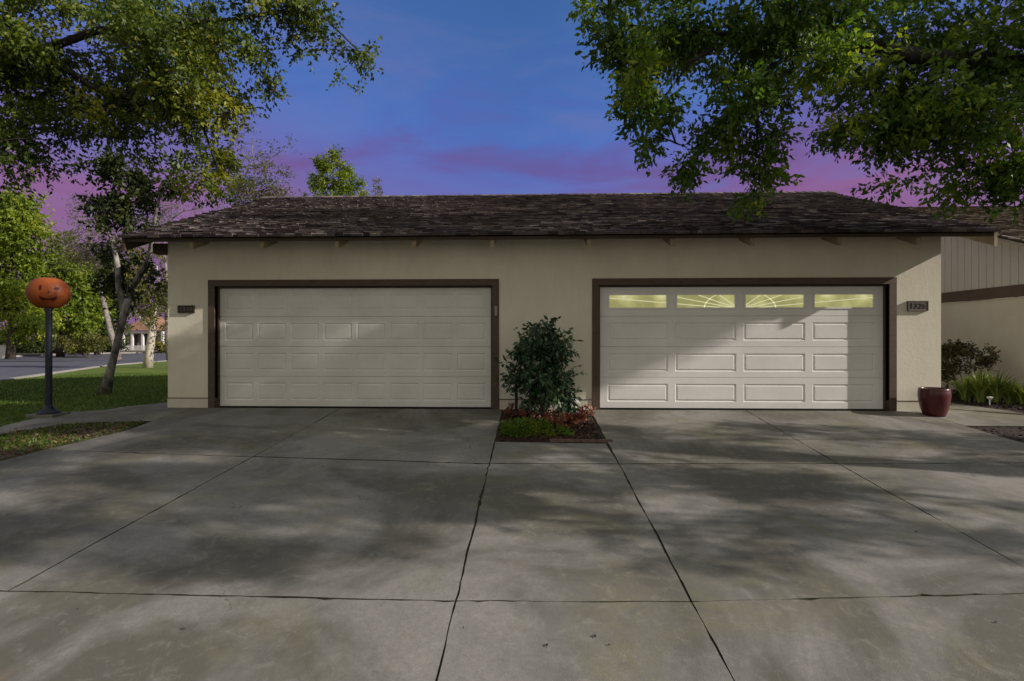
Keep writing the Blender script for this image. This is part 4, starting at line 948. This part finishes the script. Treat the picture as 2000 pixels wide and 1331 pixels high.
bgtree('yellow_bush_tree', 'small yellow green tree above the far hedge', 165, 44, 690, [(150, 665, 40, 14, 70), (190, 668, 30, 12, 50)], 'leafY', 'bark', .25, .6, 9, 109, .1, None, 0)
bgtree('roadside_tree', 'leafy tree over the brown roof at the far right', 1985, 14, 700, [(1990, 436, 26, 14, 50), (1965, 440, 14, 10, 24), (2030, 430, 30, 20, 60)], 'leafL', 'bark', .15, .4, 9, 110, .12, None, 1)
# hedge and shrubs across the road
for i, (px, py, rx, ry, m_, lb) in enumerate([(70, 676, 30, 14, 'leafD', 'dark hedge shrub left of the sign post across the road'), (100, 682, 26, 10, 'leafL', 'low shrub right beside the sign post across the road'), (150, 684, 28, 9, 'leafY', 'yellow green low shrub right of the sign post across the road'),
                                 (195, 676, 24, 14, 'leafD', 'dark shrub left of the leaning trunk across the road'), (222, 672, 16, 16, 'leafD', 'dark rounded shrub beside the porch house'), (35, 680, 18, 10, 'leafD', 'dark shrub by the low white wall'), (318, 678, 14, 8, 'leafY', 'pale shrub in front of the porch house')]):
    Yh = 60.0
    c = at_y(px, py, Yh); shrub('roadside_shrub', (c.x, Yh, gz(Yh)), lb, 'shrub', clY([(px, py, rx, ry, 120)], Yh, 1.5), M[m_], .28, 1, .5, 8, .1, .55, 'shrubs across the road', seed=130 + i)
# unseen tree added at the right, crown shaped to shade roof and doors
TS = Vector((19.5, -1.2, -.1)); sclm = []
for i in range(46):
    a_ = rc2.uniform(0, 2 * math.pi); rr_ = math.sqrt(rc2.uniform(0, 1)); sclm.append((19.5 + 2.4 * rr_ * math.cos(a_), -2.5 + 3.5 * rr_ * math.sin(a_), rc2.uniform(9.1, 13.8), .75, .7, .5, 95))
for i in range(60):
    x0_ = rc2.uniform(-2.0, 3.9); xx = rc2.uniform(17.2, 22.0); up_ = rc2.choice([0, 0, .7, 1.3]); z0_ = .72 + .37 * (x0_ - 1.3)
    sclm.append((xx, -.2006 * (xx - x0_), z0_ + .431 * (xx - x0_) + .38 + up_, .55, .45, .34, 60))  # clumps laid out to throw a slanting shade edge on the right door
sclm = [c for c in sclm if not (-2.7 < c[1] < -1.1 and 10.9 < c[2] < 12.7)]  # gap left in the crown so a streak of sun lands on the roof
tree('tall_tree', 'tall green tree standing beyond the right neighbour', TS, [([TS, TS + Vector((.1, 0, 3)), TS + Vector((0, .1, 7)), TS + Vector((0, 0, 12))], [.28, .22, .16, .05])], sclm, 'leafR', 'bark', .11, .35, 9, .3, .5, seed=46, branch_to=30, br=.05)

# ------------------------------------------------------------------ far house, wall, sign post
Yh = 75.0
def P2(px, py): return at_y(px, py, Yh)
H_ = empty('porch_house', (P2(280, 683).x, Yh, gz(Yh)), 'small far house with brown roof and white porch posts across the road', 'house')
zb = gz(Yh); u = (Yh + D) / 1000
x0, x1 = P2(238, 683).x, P2(335, 683).x
w = MB(); w.box(x0, x1, Yh + 1.5, Yh + 9, zb, P2(0, 648).z); under(w.build('wall', M['greywall']), H_)
w = MB(); zr0, zr1 = P2(0, 646).z, P2(0, 616).z; xm0, xm1 = P2(255, 0).x, P2(275, 0).x; e0, e1 = P2(236, 0).x, P2(302, 0).x
w.quad((e0, Yh - .5, zr0), (e1, Yh - .5, zr0), (xm1, Yh + 4, zr1), (xm0, Yh + 4, zr1)); w.quad((e1, Yh - .5, zr0), (e1, Yh + 10, zr0), (xm1, Yh + 4, zr1)); w.quad((e0, Yh + 10, zr0), (e0, Yh - .5, zr0), (xm0, Yh + 4, zr1)); w.quad((e1, Yh + 10, zr0), (e0, Yh + 10, zr0), (xm0, Yh + 4, zr1), (xm1, Yh + 4, zr1))
w.quad((e0, Yh - .5, zr0), (e0, Yh + 10, zr0), (e1, Yh + 10, zr0), (e1, Yh - .5, zr0))
xs0, xs1 = e1 + .01, x1 + 1
w.hexa([(xs0, Yh + .5, zr0), (xs1, Yh + .5, zr0), (xs1, Yh + 9.5, zr0), (xs0, Yh + 9.5, zr0), (xs0, Yh + 3, zr0 + 1.3), (xs1, Yh + 3, zr0 + 1.3), (xs1, Yh + 6, zr0 + 1.3), (xs0, Yh + 6, zr0 + 1.3)])
under(w.build('roof', M['farroof']), H_)
for px in (242, 259, 279, 318):
    w = MB(); c = P2(px, 0).x; w.box(c - .17, c + .17, Yh - .2, Yh + .14, zb, zr0 - .15); under(w.build('porch_post', M['white']), H_)
w = MB(); w.box(e0 + .4, e1 - .4, Yh - .22, Yh + .16, zr0 - .5, zr0 - .14); under(w.build('porch_beam', M['white']), H_)
for a_, b_, c_, d_ in ((247, 255, 678, 655), (264, 275, 674, 653), (285, 292, 678, 654), (306, 313, 674, 662)):
    w = MB(); w.box(P2(a_, 0).x, P2(b_, 0).x, Yh + 1.42, Yh + 1.495, P2(0, c_).z, P2(0, d_).z); under(w.build('window', M['dark']), H_)
fn = empty('picket_fence', (P2(265, 683).x, Yh - 5, gz(Yh)), 'low white fence along the far side of the road before the porch house', 'fence')
w = MB(); xa, xb = at_y(232, 0, Yh - 5).x, at_y(330, 0, Yh - 5).x
for zz_ in (.25, .65): w.box(xa, xb, Yh - 5.03, Yh - 4.97, zb + zz_, zb + zz_ + .09)
x = xa
while x < xb: w.box(x, x + .09, Yh - 5.06, Yh - 5.035, zb, zb + .85); x += .2
under(w.build('pickets', M['white']), fn)
c = at_y(5, 700, 41); w = MB(); w.box(c.x - 6, at_y(24, 0, 41).x, 40.8, 41.1, -.85, at_y(0, 676, 41).z); w.box(c.x - 6.05, at_y(24, 0, 41).x + .06, 40.74, 41.16, at_y(0, 676, 41).z, at_y(0, 676, 41).z + .08)
tag(bevel(w.build('low_wall', M['white']), .02), 'low white capped wall at the far left edge across the road', 'wall')
c = at_y(112, 692, 50); sg = empty('sign_post', (c.x, 50, gz(50)), 'small white street sign on a thin post across the road', 'sign')
b = MB(); b.tube([(0, 0, 0), (0, 0, 2.5)], .05, 8); b.build('post', M['white'], sg)
b = MB(); b.box(-.26, .26, -.07, -.051, 1.75, 2.55); bevel(b.build('sign_panel', M['white'], sg), .01)
# wooded skyline far away so the horizon is closed
hb = []
rb = random.Random(9)
for i in range(60):
    x = -190 + i * 5.2 + rb.uniform(-2, 2); hb.append((x, 118 + rb.uniform(-6, 8), rb.uniform(1.0, 3.4), 3.6, 3, 2.8, 70))
P, Dd, V = sprays(hb, rng, 1.6, 7, .2, .7); ok = P[:, 2] > -.9
tag(leaf_mesh('far_woods', P[ok], Dd[ok], .8, M['leafL'], None, V[ok], .7, rng), kind='stuff')

# ------------------------------------------------------------------ grass, litter and specks
def inpoly(x, y, poly):
    ins = np.zeros(len(x), bool); n = len(poly)
    for i in range(n):
        (xa, ya), (xb, yb) = poly[i], poly[(i + 1) % n]
        c = ((ya > y) != (yb > y)) & (x < (xb - xa) * (y - ya) / (yb - ya + 1e-12) + xa); ins ^= c
    return ins
GZ = np.vectorize(gz)
n = 95000
x = rng.uniform(-18, -6.6, n); y = -3 + 15 * rng.uniform(0, 1, n) ** 1.4
ok = inpoly(x, y, LAWN); x, y = x[ok], y[ok]; z = GZ(y) - .012
Dd = np.stack([rng.normal(0, .45, len(x)), rng.normal(0, .45, len(x)), np.ones(len(x))], 1)
vv = .4 + .2 * np.sin(x * 1.3 + y * .7) + rng.normal(0, .2, len(x))
tag(leaf_mesh('grass_blades', np.stack([x, y, z], 1), Dd, .055, M['grass'], None, vv, .22, rng), kind='stuff')
n = 26000
TP = [(-7.85, -1.95), (-7.36, -1.3), (-6.7, -1.13), (-6.18, -1.08), (-6.12, -1.75), (-6.5, -3.2), (-7.2, -4.6), (-9.2, -4.9), (-9.2, -2.75), (-8.2, -2.0)]
x = rng.uniform(-9.2, -6.1, n); y = rng.uniform(-4.9, -1.0, n); ok = inpoly(x, y, TP) & (np.sin(x * 4.1) + np.cos(y * 5.3 + x) + rng.normal(0, .9, n) > -.2); x, y = x[ok], y[ok]
Dd = np.stack([rng.normal(0, .7, len(x)), rng.normal(0, .7, len(x)), np.ones(len(x))], 1)
tag(leaf_mesh('turf_blades', np.stack([x, y, GZ(y) - .015], 1), Dd, .05, M['grass'], None, rng.uniform(.1, 1, len(x)), .25, rng), kind='stuff')
n = 2600
x = rng.uniform(-9, -6.1, n); y = rng.uniform(-4.5, -1.0, n); ok = inpoly(x, y, TP); x, y = x[ok], y[ok]
Dd = np.stack([rng.normal(size=len(x)), rng.normal(size=len(x)), rng.normal(0, .3, len(x))], 1)
tag(leaf_mesh('leaf_litter', np.stack([x, y, GZ(y) + rng.uniform(0, .02, len(x))], 1), Dd, .05, M['litter'], None, None, .6, rng), kind='stuff')
rs = random.Random(21)
for i, (px, py) in enumerate([(152, 1192), (358, 1230), (905, 1228), (630, 912), (488, 875), (72, 942), (1945, 1218), (1162, 1245), (1190, 1262), (1068, 1262), (1790, 1040), (1430, 1010)]):
    d_ = ray(px, py); s = .5
    while CH + d_.z * s > gz(-D + d_.y * s): s += .004
    b = MB(); l_ = rs.uniform(.010, .018); b.quad((-l_, 0, .003), (0, -l_ * .45, .010), (l_, 0, .004), (0, l_ * .45, .011)); b.quad((l_, 0, .004), (l_ * 1.6, .002, .006), (l_ * 1.6, -.002, .004))
    o = b.build('fallen_leaf', M['barkdark']); o.location = (d_.x * s, -D + d_.y * s, gz(-D + d_.y * s)); o.rotation_euler = (0, 0, rs.uniform(0, 6))
    tag(o, 'small dark dry leaf lying on the driveway concrete', 'leaf', 'dry leaves on the driveway')
